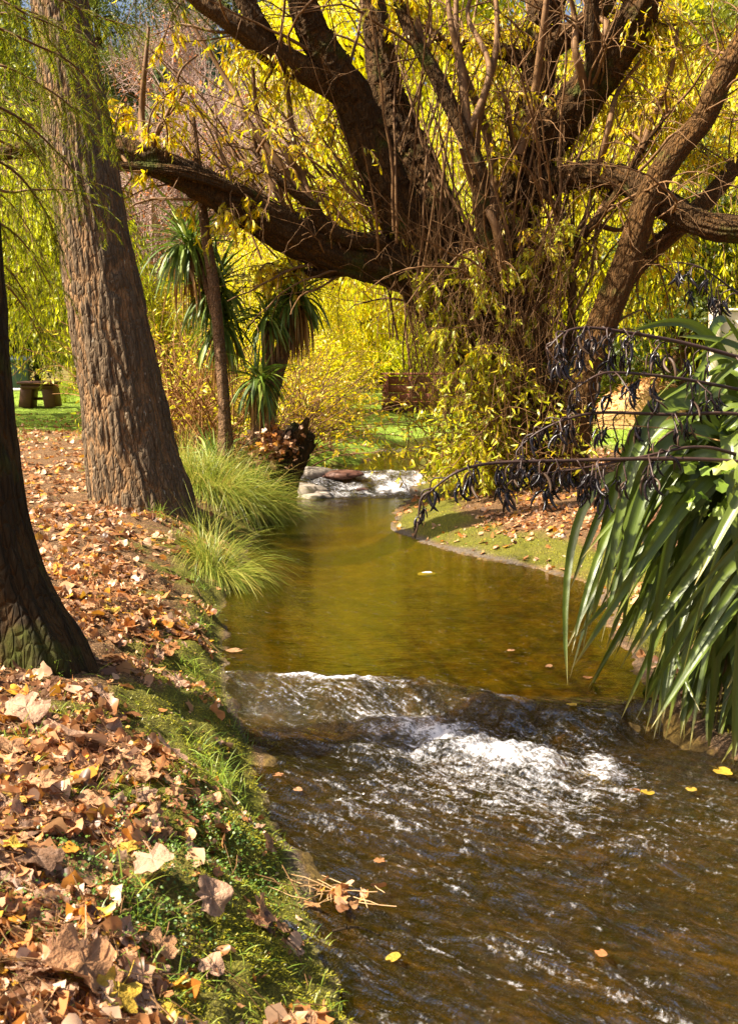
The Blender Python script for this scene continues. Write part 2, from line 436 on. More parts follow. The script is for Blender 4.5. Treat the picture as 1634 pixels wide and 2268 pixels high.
o = np.argsort(lby); lby, lbx = lby[o], lbx[o]; o = np.argsort(rby); rby, rbx = rby[o], rbx[o]
XL = lambda y: np.interp(y, lby, lbx)
XR = lambda y: np.interp(y, rby, rbx)
def lip(x): return 7.0 - .62 * sm(.05, 1.0, x) + .10 * vnoise(np.asarray(x) * 2.3, 0) + .05 * vnoise(np.asarray(x) * 7, 3)
def lip_len(x): return .62 - .30 * sm(-.2, .3, x)
def zwater(x, y):
    l = lip(x)
    a = -.14 * (1 - sm(l - lip_len(x), l, y))
    return a + .2 * sm(15.7, 17.6, y)
def ground(x, y):
    x, y = np.broadcast_arrays(np.asarray(x, float), np.asarray(y, float))
    zw = zwater(np.clip(x, -1, 1.6), y)
    wig = .08 * vnoise(x * 2.2, y * 2.2) + .05 * vnoise(x * 6, y * 6, 2) + .025 * vnoise(x * 15, y * 15, 3)
    dl = (XL(y) - x) * .9 + wig
    dr = (x - XR(y)) * .85 + wig
    d = np.maximum(dl, dr)
    left = dl > dr
    # left bank: silt shelf, mossy rise, then a gentle slope of leaves
    shelf = .16 * (1 - sm(3, 7, y)) + .04
    pl = .18 * np.minimum(dl, shelf) + .60 * (1 - np.exp(-np.maximum(dl - shelf, 0) / (.72))) + .012 * dl
    pr = .16 * np.minimum(dr, .3) + .30 * (1 - np.exp(-np.maximum(dr - .22, 0) / 1.0)) + .012 * dr
    near = zw * np.exp(-np.maximum(d, 0) / .6)
    h = np.where(left, pl, pr)
    far = sm(18, 24, y)
    h = h * (1 - far * .35)
    land = near + h + np.minimum(sm(.05, .5, d), 1) * (.035 * fbm(x * 1.7, y * 1.7, 0, 3) + .012 * fbm(x * 9, y * 9, 1, 2))
    land = land + np.where(left, 1, .4) * sm(.1, .3, d) * (1 - sm(.8, 1.3, d)) * (1 - sm(9, 14, y)) * (.030 * np.abs(fbm(x * 7, y * 7, 11, 3)) + .008 * fbm(x * 24, y * 24, 12, 2))
    bed = zw - .02 - .26 * (1 - np.exp(np.minimum(d, 0) / .45)) + .03 * fbm(x * 3, y * 3, 5, 3)
    shal = sm(5.6, 6.3, y) * (1 - sm(6.9, 7.3, y))
    bed = bed * (1 - shal) + shal * np.maximum(bed, zw - .06 - .05 * fbm(x * 4, y * 4, 3, 2) - .0)
    z = np.where(d > 0, land, bed)
    z = np.where(y > 38, np.maximum(z, .35), z)
    hill = 24 * sm(46, 120, y) * (.45 + .55 * sm(30, -20, x)) + .25 * sm(24, 45, y) * np.abs(vnoise(x * .1, y * .1, 4))
    return z + hill
def G(x, y): return float(ground(x, y))
def dleft(x, y): return (XL(y) - x)
def dright(x, y): return (x - XR(y))

def patches(x, y):
    dl = dleft(x, y); dr = dright(x, y)
    nz = fbm(x * 2.1, y * 2.1, 8, 3)
    moss = sm(.0, .1, dl) * (1 - sm(.34, .75, dl + .30 * nz)) + .8 * sm(.45, .8, fbm(x * 1.9, y * 1.9, 20, 3)) * (dl > .2) * (1 - sm(8, 14, y))
    moss = np.maximum(moss, sm(.06, .2, dr) * (1 - sm(.5, 1.3, dr + .6 * nz)) * sm(5, 7, y))
    moss = np.maximum(moss, sm(.12, .25, dr) * (1 - sm(.4, .7, dr + .3 * nz)) * sm(11, 13, y))
    silt = np.where(dl > 0, (1 - sm(.0, .05 + .15 * (1 - sm(3, 4.6, y)), dl + .06 * nz)) * .6, 0) + np.where(dr > 0, (1 - sm(.05, .17, dr + .10 * nz)) * (.35 + .65 * sm(8.6, 9.6, y)), 0)
    lawn = sm(17.2, 18.2, y) * (1 - sm(.8, 1.6, dl + .4 * nz)) * (dl > .05) + (1 - .75 * sm(42, 50, y)) * sm(19, 24, y + 3 * nz) * (dl > 0) + sm(19.5, 21.5, y + 1.2 * nz) * (dr > 0)
    return np.clip(moss, 0, 1), np.clip(silt, 0, 1) * (1 - sm(18, 20, y)), np.clip(lawn, 0, 1)

# ground sheet: rows and columns widen with distance
rows = np.concatenate([np.linspace(-5, 1.8, 24)[:-1], 1.8 * (60 / 1.8) ** np.linspace(0, 1, 470)[:-1], np.geomspace(60, 420, 60)])
us = np.concatenate([np.linspace(-3.2, -.62, 40)[:-1], np.linspace(-.62, .62, 360), np.linspace(.62, 3.2, 40)[1:]])
U, Y = np.meshgrid(us, rows); X = U * (Y + (1.2 + 8 * sm(1.8, -5, Y)))
Z = ground(X, Y)
n1, n2 = X.shape
i = np.arange(n1 - 1)[:, None] * n2 + np.arange(n2 - 1)[None]
mo, si, la = patches(X, Y)
inw = ((dleft(X, Y) < 0) & (dright(X, Y) < 0) & (Y < 36)).astype(float)
g = MB(); g.add(np.stack([X, Y, Z], -1), [np.stack([i, i + 1, i + n2 + 1, i + n2], -1).reshape(-1, 4)], moss=mo.ravel(), silt=si.ravel(), lawn=la.ravel(), bed=inw.ravel())
m, n, out = mat('ground')
co = coords(n)
n1_, n2_, n3_ = noise(n, 3, 6, .65, co), noise(n, 22, 6, .7, co), noise(n, 90, 3, .6, co)
soil = ramp(n, n2_, [(.3, (.035, .019, .008)), (.5, (.11, .055, .020)), (.7, (.25, .125, .045))])
soil = mixc(n, ramp(n, n3_, [(.55, (0,)*3), (.62, (1,)*3)]), soil, (.36, .21, .10))
mossc = ramp(n, n3_, [(.3, (.04, .036, .006)), (.6, (.15, .145, .01)), (.8, (.34, .31, .02))])
siltc = ramp(n, n3_, [(.35, (.05, .038, .024)), (.55, (.15, .115, .08)), (.75, (.30, .25, .20))])
lawnc = ramp(n, n2_, [(.3, (.12, .20, .015)), (.7, (.26, .34, .03))])
bedc = ramp(n, mathn(n, 'ADD', mathn(n, 'MULTIPLY', n1_, .5), mathn(n, 'MULTIPLY', n2_, .5)), [(.36, (.014, .008, .002)), (.46, (.075, .045, .010)), (.62, (.24, .15, .035))])
c = mixc(n, mathn(n, 'MULTIPLY', attr(n, 'moss'), mathn(n, 'ADD', n1_, .45), True), soil, mossc)
c = mixc(n, attr(n, 'lawn'), c, lawnc)
c = mixc(n, attr(n, 'silt'), c, siltc)
c = mixc(n, attr(n, 'bed'), c, bedc)
p = N(n, 'BsdfPrincipled', Roughness=.85); p.inputs['Specular IOR Level'].default_value = .25
n.links.new(c, p.inputs['Base Color'])
n.links.new(bump(n, mathn(n, 'ADD', n2_, mathn(n, 'MULTIPLY', n3_, .5)), .9, .03), p.inputs['Normal'])
n.links.new(p.outputs[0], out.inputs[0])
part('ground', g, m, kind='structure')

# the stream's surface
rows = np.concatenate([np.linspace(-4, 2.5, 30)[:-1], 2.5 * (8 / 2.5) ** np.linspace(0, 1, 520)[:-1], 8 * (31 / 8) ** np.linspace(0, 1, 260)])
s = np.linspace(0, 1, 200)
Y = np.repeat(rows[:, None], len(s), 1)
xl, xr = XL(rows)[:, None] - .22, XR(rows)[:, None] + .30
X = xl + (xr - xl) * s[None]
Z = zwater(X, Y)
l = lip(X)
run = 1 - sm(5.9, 6.6, Y)                            # broken water below the sill
foot = np.exp(-((Y - (l - .60)) / .36) ** 2) * sm(-.25, .35, X + .1 * vnoise(Y * 4, X * 4)) * (1 - sm(1.25, 1.6, X))
drop = sm(l - .75, l - .1, Y) * (1 - sm(l, l + .06, Y))
# streaks run along the current, which swings to the left below the sill
ax, ay = X * .76 - Y * .65, Y * .76 + X * .65
streak = fbm(ax * 1.5, ay * 6.5, 1, 3)
Z = Z + run * (.042 * streak + .020 * fbm(ax * 6, ay * 24, 4, 2)) * (.6 + .6 * sm(1.9, .7, X))
Z = Z + foot * (.055 * np.abs(fbm(X * 6, Y * 8, 3, 2)) + .014 * fbm(X * 20, Y * 24, 9, 2))
Z = Z + drop * (.014 * fbm(X * 7, Y * 4, 6, 3) + .008 * fbm(X * 20, Y * 12, 2, 2))
Z = Z + (1 - run) * (1 - drop) * (.0016 * fbm(X * 2.2, Y * 6, 7, 3) + .0007 * fbm(X * 8, Y * 18, 8, 2))
lipb = np.exp(-((Y - l) / .035) ** 2) * (1 - sm(.75, 1.1, X))
Z = Z + .010 * lipb
ur = sm(15.7, 16.0, Y) * (1 - sm(17.4, 17.9, Y))
Z = Z + ur * (.055 * np.abs(fbm(X * 4, Y * 4, 5, 3)))
foam = .80 * foot * (.75 + .5 * vnoise(X * 7, Y * 9, 13)) + .34 * np.exp(-((Y - (l - 1.15)) / .5) ** 2) * sm(-.3, .25, X) * (1 - sm(.9, 1.3, X)) + .36 * sm(l - .95, l - .1, Y) * (1 - sm(l - .02, l + .03, Y)) * sm(-1.1, -.5, X) * (1 - sm(.1, .5, X)) +   .16 * run * np.exp(-((Y - 5.1) / .55) ** 2) * sm(-.7, -.1, X) + .9 * lipb * sm(-.1, .5, vnoise(X * 4, Y * 2, 4)) + .95 * ur * (.7 + .6 * vnoise(X * 5, Y * 5, 3))
foam += .26 * run * sm(.2, .7, streak) * sm(1.7, .9, X)
foam += .45 * np.exp(-((Y - 21.5) / .5) ** 2)
n1, n2 = X.shape
i = np.arange(n1 - 1)[:, None] * n2 + np.arange(n2 - 1)[None]
g = MB(); g.add(np.stack([X, Y, Z], -1), [np.stack([i, i + 1, i + n2 + 1, i + n2], -1).reshape(-1, 4)], foam=np.clip(foam, 0, 1.3).ravel(), run=(run * (.45 + .55 * sm(2.1, 1.0, X)) + .5 * drop + .7 * ur).ravel())
m, n, out = mat('stream_water')
mr = N(n, 'Mapping'); mr.inputs['Rotation'].default_value = (0, 0, R(40)); n.links.new(coords(n), mr.inputs[0])
mp = N(n, 'Mapping'); mp.inputs['Scale'].default_value = (5.5, 32, 9); n.links.new(mr.outputs[0], mp.inputs[0])
w1 = noise(n, 1.0, 5, .65, mp.outputs[0], .6)
w2 = noise(n, 26, 3, .6, coords(n, (.35, 1, 1)))
hh = mathn(n, 'ADD', mathn(n, 'MULTIPLY', w1, attr(n, 'run')), mathn(n, 'MULTIPLY', w2, .022))
bn = bump(n, hh, 1.0, .13)
fr = N(n, 'Fresnel', IOR=1.40); n.links.new(bn, fr.inputs['Normal'])
tr = N(n, 'BsdfTransparent'); n.links.new(mixc(n, attr(n, 'run'), (.56, .47, .13), (.74, .60, .24)), tr.inputs[0])
df = N(n, 'BsdfDiffuse'); df.inputs[0].default_value = (.25, .205, .003, 1)
bd = N(n, 'MixShader'); n.links.new(mathn(n, 'SUBTRACT', .05, mathn(n, 'MULTIPLY', attr(n, 'run'), .03)), bd.inputs[0]); n.links.new(tr.outputs[0], bd.inputs[1]); n.links.new(df.outputs[0], bd.inputs[2])
gl = N(n, 'BsdfGlossy', Roughness=.04); n.links.new(bn, gl.inputs['Normal'])
wa = N(n, 'MixShader'); n.links.new(fr.outputs[0], wa.inputs[0]); n.links.new(bd.outputs[0], wa.inputs[1]); n.links.new(gl.outputs[0], wa.inputs[2])
fm = N(n, 'BsdfPrincipled', Roughness=.45); fm.inputs['Base Color'].default_value = (.86, .82, .82, 1)
n.links.new(bump(n, noise(n, 55, 4, .7, coords(n)), .8, .02), fm.inputs['Normal'])
fn = noise(n, 1.0, 5, .72, mp.outputs[0], .4); fn2 = noise(n, 38, 4, .75, coords(n))
ff = mathn(n, 'ADD', mathn(n, 'MULTIPLY', fn, .5), mathn(n, 'MULTIPLY', fn2, .5))
fa = mathn(n, 'ADD', attr(n, 'foam'), mathn(n, 'MULTIPLY', mathn(n, 'SUBTRACT', ff, .5), 4.6))
fac = ramp(n, fa, [(.40, (0,)*3), (.95, (.34,)*3), (1.6, (.78,)*3)])
ws = N(n, 'MixShader'); n.links.new(fac, ws.inputs[0]); n.links.new(wa.outputs[0], ws.inputs[1]); n.links.new(fm.outputs[0], ws.inputs[2])
n.links.new(ws.outputs[0], out.inputs[0])
part('stream_water', g, m, kind='structure')

# ------------------------------------------------------------------ trees of the far side (kinds built once, copied)
def crown_leaves(mb, cen, rad, n, size, tmpl=DIAM, wid=.45, droop=.5, flat=.75):
    """n leaves spread through clumps centred at cen (K,3) with radii rad (K,)"""
    k = rng.integers(0, len(cen), n)
    off = rng.normal(0, .5, (n, 3)); off[:, 2] *= flat
    pos = cen[k] + off * rad[k][:, None]
    X = nrm(rng.normal(0, 1, (n, 3)) + np.array([0, 0, -droop])); Z = rng.normal(0, 1, (n, 3)) + np.array([0, 0, .8])
    sz = size * rng.uniform(.6, 1.4, n)
    scatter(mb, tmpl[0], tmpl[1], pos, X, Z, np.stack([sz, sz * wid, sz], 1))

def tree_skeleton(h, r, nl, spread, up, mat_bark, root, lean=0.0, nseg=9):
    tk = MB()
    top = np.array([lean * h, rng.normal(0, .1) * h * .3, h * .8])
    base = [np.array([0, 0, -.3]), np.array([lean * h * .2, 0, h * .3]), top * np.array([.6, .6, .7]), top]
    c, rr = limb(tk, base, [r * 1.3, r, r * .7, r * .25], nseg, .25, (8, 3, .08), rng.uniform(0, 99))
    ends = []
    for i in range(nl):
        t = rng.uniform(.25, .95); p = c[int(t * (len(c) - 1))]
        a = i * 2.4 + rng.uniform(-.4, .4); L = spread * rng.uniform(.7, 1.15) * (1.15 - .55 * t)
        d = np.array([math.cos(a), math.sin(a), up])
        q = p + d * L * .5 + np.array([0, 0, .1 * L]); e = p + d * L
        limb(tk, [p, q, e], [r * .45 * (1.2 - t), r * .25, r * .06], 5, .4, (5, 2, .05), i)
        ends += [q, e]
    part('trunk', tk, mat_bark, root)
    return np.array(ends + [top])

def kind_round(name, h, rw, n, size, droop, label, cat='tree', bark='bark_willow'):
    root = thing(name, label, cat)
    e = tree_skeleton(h, h * .035, 9, rw * .75, .45, M[bark], root)
    K = 46
    a = rng.uniform(0, 2 * math.pi, K); z = rng.uniform(.12, 1.0, K)
    prof = np.sin(np.clip(z * 1.05 + .12, 0, 1.1) / 1.1 * math.pi) ** .6
    rad = rw * prof * rng.uniform(.35, 1.0, K)
    cen = np.stack([np.cos(a) * rad, np.sin(a) * rad, z * h], 1)
    cen = np.vstack([cen, e])
    cr = MB(); crown_leaves(cr, cen, rw * rng.uniform(.18, .42, len(cen)), n, size, LANCE if size < .3 else DIAM, .3, droop)
    part('crown', cr, M['far_leaf'], root); return root

def kind_weeping(name, h, rw, n, size, label):
    root = thing(name, label, 'tree')
    e = tree_skeleton(h, h * .04, 12, rw * .7, .55, M['bark_willow'], root)
    K = 420
    a = rng.uniform(0, 2 * math.pi, K); u = np.sqrt(rng.uniform(0, 1, K)) * rw
    top = h * (.62 + .38 * (1 - (u / rw) ** 2)) * rng.uniform(.75, 1.05, K)
    p0 = np.stack([np.cos(a) * u, np.sin(a) * u, top], 1)
    L = np.minimum(top * rng.uniform(.35, .95, K), 5)
    tw = twigs(p0, np.stack([np.cos(a), np.sin(a), np.full(K, .3)], 1), L, 7, 6.0, .12)
    wd = MB(); tubes(wd, tw, np.repeat(np.linspace(.012, .003, 7)[None], K, 0), 3); part('twigs', wd, M['twig'], root, kind='stuff')
    m_ = n // K
    pp, dd = along(tw, rng.uniform(.05, 1, (K, m_)))
    pp = pp.reshape(-1, 3) + rng.normal(0, .09, (K * m_, 3)); dd = dd.reshape(-1, 3) + rng.normal(0, .5, (K * m_, 3)) + np.array([0, 0, -.4])
    sz = size * rng.uniform(.6, 1.3, len(pp))
    cr = MB(); scatter(cr, LANCE[0], LANCE[1], pp, dd, rng.normal(0, 1, (len(pp), 3)), np.stack([sz, sz * .28, sz], 1))
    part('crown', cr, M['far_leaf'], root); return root

def kind_conifer(name, h, rw, n, label):
    root = thing(name, label, 'conifer')
    tk = MB(); limb(tk, [(0, 0, -.3), (0, 0, h * .5), (0, 0, h)], [h * .028, h * .018, .03], 8, .5, (6, 2, .05), 3); part('trunk', tk, M['bark_dark'], root)
    K = 26; cr = MB()
    z = np.linspace(.08, .97, K); cens, rads = [], []
    for zz in z:
        for q in range(int(4 + 9 * (1 - zz))):
            a = rng.uniform(0, 6.28); rr = rw * (1 - zz) ** .85 * rng.uniform(.35, 1)
            cens.append((math.cos(a) * rr, math.sin(a) * rr, h * zz - rr * .25)); rads.append(.20 * rw * (1.25 - zz))
    crown_leaves(cr, np.array(cens), np.array(rads), n, .42, DIAM, .22, .15, .45)
    part('crown', cr, M['far_leaf'], root); return root

def kind_bare(name, h, rw, label):
    root = thing(name, label, 'bare tree')
    e = tree_skeleton(h, h * .03, 12, rw * .7, .8, M['twig_pink'], root)
    K = 520
    p0 = e[rng.integers(0, len(e), K)] + rng.normal(0, .35, (K, 3))
    tw = twigs(p0, rng.normal(0, 1, (K, 3)) + np.array([0, 0, .9]), rng.uniform(.8, 2.4, K), 5, -.5, .22)
    p1, d1 = along(tw, rng.uniform(.2, .9, (K, 3)))
    tw2 = twigs(p1.reshape(-1, 3), d1.reshape(-1, 3) + rng.normal(0, .6, (K * 3, 3)), rng.uniform(.4, 1.2, K * 3), 4, -.2, .2)
    cr = MB(); tubes(cr, tw, np.repeat(np.linspace(.02, .007, 5)[None], K, 0), 3); tubes(cr, tw2, np.repeat(np.linspace(.009, .004, 4)[None], K * 3, 0), 3)
    part('twigs', cr, M['twig_pink'], root, kind='stuff')
    lf = MB(); crown_leaves(lf, e, np.full(len(e), 1.2), 900, .16, DIAM, .5)
    part('leaves', lf, M['far_leaf'], root, kind='stuff'); return root

def tint(o, c):
    for ch in o.children_recursive: ch.color = (*c, 1)
KIND = {'weep': kind_weeping('weeping_willow', 7.5, 4.0, 32000, .15, ''),
        'round': kind_round('broadleaf_tree', 9, 3.6, 15000, .22, .4, ''),
        'bush': kind_round('bush', 2.6, 1.9, 9000, .13, .3, '', 'bush'),
        'conifer': kind_conifer('conifer', 13, 3.2, 11000, ''),
        'bare': kind_bare('bare_tree', 9, 3.4, '')}
used = set()
def far_tree(kind, px, Y, sc, c, label, group, hs=1.0, cat=None, dz=0.0):
    src = KIND[kind]
    o = src if kind not in used else copy_tree(src)
    used.add(kind)
    x = (px - 817) / FPX * Y
    o.location = (x, Y, G(x, Y) + dz); o.rotation_euler = (0, 0, rng.uniform(0, 6.28)); o.scale = (sc, sc, sc * hs)
    o['label'] = label; o['group'] = group
    if cat: o['category'] = cat
    tint(o, c); return o
GOLD, LIME, OLIVE, DEEP, BLUE, PINK = (.92, .74, .005), (.66, .68, .010), (.26, .28, .012), (.09, .12, .012), (.10, .15, .10), (.60, .20, .07)
YG = (.82, .74, .006)
g1, g2, g3, g4 = 'trees behind the big willow', 'trees on the far left lawn', 'conifers on the hillside', 'trees on the hillside'
for a in [
    ('weep', 725, 37, .95, GOLD, 'glowing golden willow seen through the arch under the low limb', g1, .95),
    ('weep', 545, 28, .62, YG, 'yellow green weeping tree behind the two cabbage trees', g1, 1.0),
    ('weep', 1180, 37, 1.0, LIME, 'lime weeping willow right behind the thick central trunk', g1, 1.2),
    ('weep', 1500, 31, 1.05, YG, 'yellow willow behind the leaning double stem', g1, 1.25),
    ('weep', 1600, 32, 1.1, LIME, 'lime weeping tree at the top right corner', g1, 1.3),
    ('weep', 1250, 36, 1.2, GOLD, 'tall yellow tree between central trunk and leaning stems', g1, 1.4),
    ('weep', 960, 36, 1.2, LIME, 'tall lime tree showing between the two thick upright limbs', g1, 1.15),
    ('round', 1520, 28, .75, DEEP, 'dark green tree with drooping boughs above the cream wall', g1, 1.0),
    ('round', 1430, 40, 1.0, DEEP, 'dark green tree beyond the lawn at right', g1, 1.3),
    ('round', 1230, 44, 1.1, OLIVE, 'olive round tree far behind the willow base', g1, 1.3),
    ('round', 1000, 46, 1.0, LIME, 'pale green round tree beyond the red bridge', g1, .9),
    ('round', 840, 50, 1.0, YG, 'yellow green round tree farthest up the stream', g1, .8),
    ('bush', 725, 30.5, .8, GOLD, 'golden bush left of the red footbridge', g1, 1.2),
    ('bush', 960, 33, .9, LIME, 'lime bush behind the red footbridge', g1, 1.0),
    ('bush', 650, 28, .7, GOLD, 'golden bush hanging over the narrow upper stream', g1, 1.1),
    ('bush', 620, 23, .85, YG, 'yellow bush on the left bank above the far rapid', g1, 1.0),
    ('bush', 1440, 33, 1.1, OLIVE, 'olive bush left of the cream wall', g1, 1.2),
    ('bush', 1300, 36, .9, LIME, 'lime bush between the lawn and the leaning stems', g1, 1.2),
    ('weep', -25, 24, .75, LIME, 'lime feathery tree left of the ridged trunk', g2, 1.2),
    ('weep', -60, 28, .95, OLIVE, 'olive weeping tree at the far left edge', g2, 1.2),
    ('round', 20, 42, 1.0, DEEP, 'dark green tree behind the brown picnic table', g2, 1.1),
    ('round', 190, 46, .9, OLIVE, 'olive tree hidden behind the ridged trunk', g2, .9),
    ('bush', 240, 40, 1.1, OLIVE, 'grey green bush behind the round lime shrub', g2, 1.0),
    ('bush', 90, 44, 1.3, DEEP, 'dark hedge bush behind the brown picnic table', g2, 1.1),
    ('round', 420, 34, .5, LIME, 'small lime tree behind the reddish stemmed shrub', g2, .8),
    ('bush', 520, 30, 1.2, YG, 'yellow bush behind the taller cabbage tree', g2, 1.0),
    ('bush', 350, 28, 1.0, OLIVE, 'olive bush beside the ridged trunk', g2, 1.1),
    ('conifer', 330, 62, .75, BLUE, 'bluish conifer just right of the ridged trunk', g3, 1.0),
    ('conifer', 470, 70, .85, BLUE, 'bluish conifer above the taller cabbage tree', g3, 1.0),
    ('conifer', 600, 66, .7, (.15, .20, .10), 'green conifer behind the low limb', g3, .9),
    ('conifer', 720, 78, .9, (.15, .20, .10), 'green conifer left of the thick upright limb', g3, .9),
    ('conifer', 200, 74, .9, BLUE, 'bluish conifer behind the ridged trunk', g3, 1.0),
    ('conifer', 30, 70, .95, DEEP, 'dark conifer at the left edge of the hillside', g3, 1.1),
    ('conifer', 880, 84, 1.0, DEEP, 'dark conifer behind the gap between thick limbs', g3, 1.0),
    ('conifer', 1080, 82, 1.1, DEEP, 'dark conifer behind the central trunk', g3, 1.1),
    ('conifer', 1500, 60, 1.0, DEEP, 'dark conifer behind the leaning stems at right', g3, 1.3),
    ('conifer', 1640, 56, 1.0, BLUE, 'bluish dark conifer at the right edge', g3, 1.3),
    ('bare', 350, 44, 1.15, PINK, 'pinkish bare tree close beside the ridged trunk', g4, 1.0),
    ('bare', 470, 48, 1.3, PINK, 'pinkish bare tree with rusty last leaves on the hill', g4, 1.1),
    ('bare', 600, 46, 1.1, (.5, .32, .08), 'bare tree behind the yellow hanging sprays', g4, 1.1),
    ('bare', 690, 56, 1.1, PINK, 'bare twiggy tree left of the thick upright limb', g4, 1.2),
    ('bare', 400, 84, 1.4, PINK, 'bare tree high on the hillside near the sky gap', g4, 1.1),
    ('round', 560, 96, .8, OLIVE, 'olive tree high on the hillside', g4, .8),
    ('round', 760, 98, 1.0, OLIVE, 'olive tree on the hill crest behind the upright limb', g4, .9),
    ('round', 300, 100, .9, DEEP, 'dark tree on the hill crest behind the ridged trunk', g4, .9),
    ('round', 700, 54, 1.5, YG, 'tall yellow tree between the low limb and the thick upright limb', g4, 1.35),
    ('round', 860, 52, 1.6, YG, 'tall yellow tree filling the gap between the upright limbs', g4, 1.55),
    ('round', 1000, 56, 1.7, LIME, 'tall lime tree just left of the central trunk', g4, 1.6),
    ('round', 1480, 58, 1.6, YG, 'tall yellow tree behind the leaning double stem', g4, 1.6),
    ('round', 540, 112, 1.5, (.2, .22, .07), 'olive tree on the crest behind the hanging yellow sprays', g4, 1.3),
    ('round', 40, 60, 1.3, OLIVE, 'tall olive tree at the left edge behind the feathery boughs', g4, 1.5),
    ('round', 250, 112, 1.4, (.22, .26, .03), 'grey green tree on the crest right of the ridged trunk top', g4, 1.3),
    ('round', 420, 114, 1.5, (.2, .22, .07), 'olive tree on the crest behind the pinkish bare trees', g4, 1.3),
    ('round', 1620, 50, 1.3, OLIVE, 'tall olive tree at the top right corner', g4, 1.6),
    ('round', 1330, 62, 1.3, YG, 'yellow tree rising behind the right willow limb', g4, 1.5),
    ('round', 1150, 66, 1.3, LIME, 'lime tree rising behind the central trunk', g4, 1.4),
]:
    far_tree(*a)
for k, (x_, y_) in enumerate([(x_, y_) for y_ in (60, 72, 86, 102, 118) for x_ in range(-40, 1000, 130 if y_ < 90 else 105)]):
    nm = ['conifer', 'round', 'conifer', 'bare', 'round'][(k * 7) % 5]
    far_tree(nm, x_ + rng.uniform(-30, 30), y_ + rng.uniform(-4, 4), rng.uniform(.7, 1.05), [BLUE, OLIVE, (.15, .19, .08), PINK, DEEP][(k * 7) % 5], 'distant ' + {'conifer': 'conifer', 'round': 'broadleaf tree', 'bare': 'bare tree'}[nm] + [' low', ' below the middle', ' halfway up', ' high', ' at the top'][[60, 72, 86, 102, 118].index(y_)] + ' on the hillside, ' + ['at the left edge', 'behind the ridged trunk', 'right of the ridged trunk', 'above the cabbage trees', 'behind the low limb', 'left of the thick limb', 'behind the thick limb', 'between the upright limbs', 'by the central trunk'][int(np.clip((x_ + 60) // 115, 0, 8))], 'distant ' + nm + ' wood on the hillside')
far_tree('bush', 148, 33.5, .26, (.42, .50, .03), 'small round lime green shrub beside the brown picnic table', 'shrubs on the left lawn', .9, 'shrub')

# ------------------------------------------------------------------ the big crack willow over the stream
WB = P(1165, 1050, 15.6); WB[2] = G(WB[0], WB[1])
will = thing('willow_tree', 'big gnarled willow with thick dark limbs leaning over the stream', 'tree', WB)
def PP(lst): return [P(*a) for a in lst]
wl = []                                   # (curve, radius) of every limb, for the twigs to start from
def wlimb(name, pts, rpx, bark='bark_willow', nseg=72, seed=1.0, bk=(16, 2.4, .10), flare=None, parent=will, store=wl, lump=.13, seg=.03):
    p = PP(pts); r = [.85 * q * a[2] / FPX for q, a in zip(rpx, pts)]
    mb = MB(); c, rr = limb(mb, p, r, nseg, seg, bk, seed, lump, flare=flare)
    store.append((c, rr)); return part(name, mb, M[bark], parent)
wlimb('trunk', [(1185,1080,15.6),(1165,960,15.6),(1110,800,15.6),(1030,690,15.6),(940,590,15.6)], [115,92,100,108,88], seed=1, flare=.25, bk=(16, 1.4, .09))
wlimb('trunk', [(1215,1070,15.7),(1185,900,15.8),(1160,720,15.9),(1140,560,15.9),(1150,420,15.9),(1180,250,15.9),(1200,90,15.9),(1225,-80,15.9),(1260,-320,16)], [95,78,66,62,58,48,44,40,22], seed=2, flare=.2)
wlimb('limb', [(990,650,15.5),(905,520,15.4),(850,400,15.3),(795,250,15.2),(730,140,15.0),(680,40,14.9),(650,-70,14.8),(600,-320,14.6)], [80,66,58,54,50,42,36,18], seed=3)
wlimb('limb', [(1050,700,15.8),(1000,560,16),(955,430,16.1),(895,300,16.2),(850,180,16.2),(830,40,16.3),(800,-120,16.4)], [64,56,48,44,40,34,24], seed=4)
wlimb('limb', [(930,600,15.4),(840,580,15.2),(750,565,15.0),(640,515,14.7),(520,450,14.5),(400,385,14.3),(270,335,14.2),(120,325,14.2),(-40,350,14.2)], [66,58,52,48,45,40,36,26,14], seed=5, bk=(11, 1.8, .10))
wlimb('limb', [(700,505,14.9),(600,460,14.6),(520,420,14.3),(420,385,14.1),(330,372,14.0),(250,365,13.9)], [14,15,14,15,13,8], seed=6)
wlimb('limb', [(1145,440,15.8),(1200,325,15.6),(1270,240,15.4),(1340,150,15.2),(1395,60,15.0),(1440,-40,14.8),(1500,-260,14.5)], [50,56,58,50,48,44,22], seed=7)
wlimb('limb', [(1160,430,15.5),(1230,400,15.2),(1310,385,15.0),(1390,400,14.7),(1460,445,14.5),(1540,492,14.3),(1640,508,14.1),(1760,480,14)], [34,32,34,34,36,34,32,22], seed=8)
wlimb('limb', [(790,230,15.3),(690,165,15.0),(600,115,14.8),(510,50,14.6),(430,-10,14.5),(330,-90,14.4)], [30,32,30,24,20,10], 'bark_stem', seed=9, nseg=20)
wlimb('limb', [(600,110,14.8),(565,40,14.7),(530,-30,14.7),(500,-150,14.7)], [26,24,22,12], seed=10, nseg=18)
wlimb('limb', [(1170,140,15.9),(1090,105,15.9),(1000,98,16),(940,60,16)], [20,18,14,9], seed=11, nseg=14)
wlimb('limb', [(1190,120,15.8),(1270,70,15.7),(1330,20,15.6),(1370,-50,15.6)], [34,28,24,14], seed=12, nseg=16)
wlimb('limb', [(1165,900,15.0),(1140,740,14.9),(1100,600,14.8),(1068,480,14.7),(1062,380,14.7),(1010,260,14.7),(955,150,14.8),(905,60,14.9),(870,-40,15)], [24,24,24,23,20,19,18,17,12], seed=13, nseg=18)
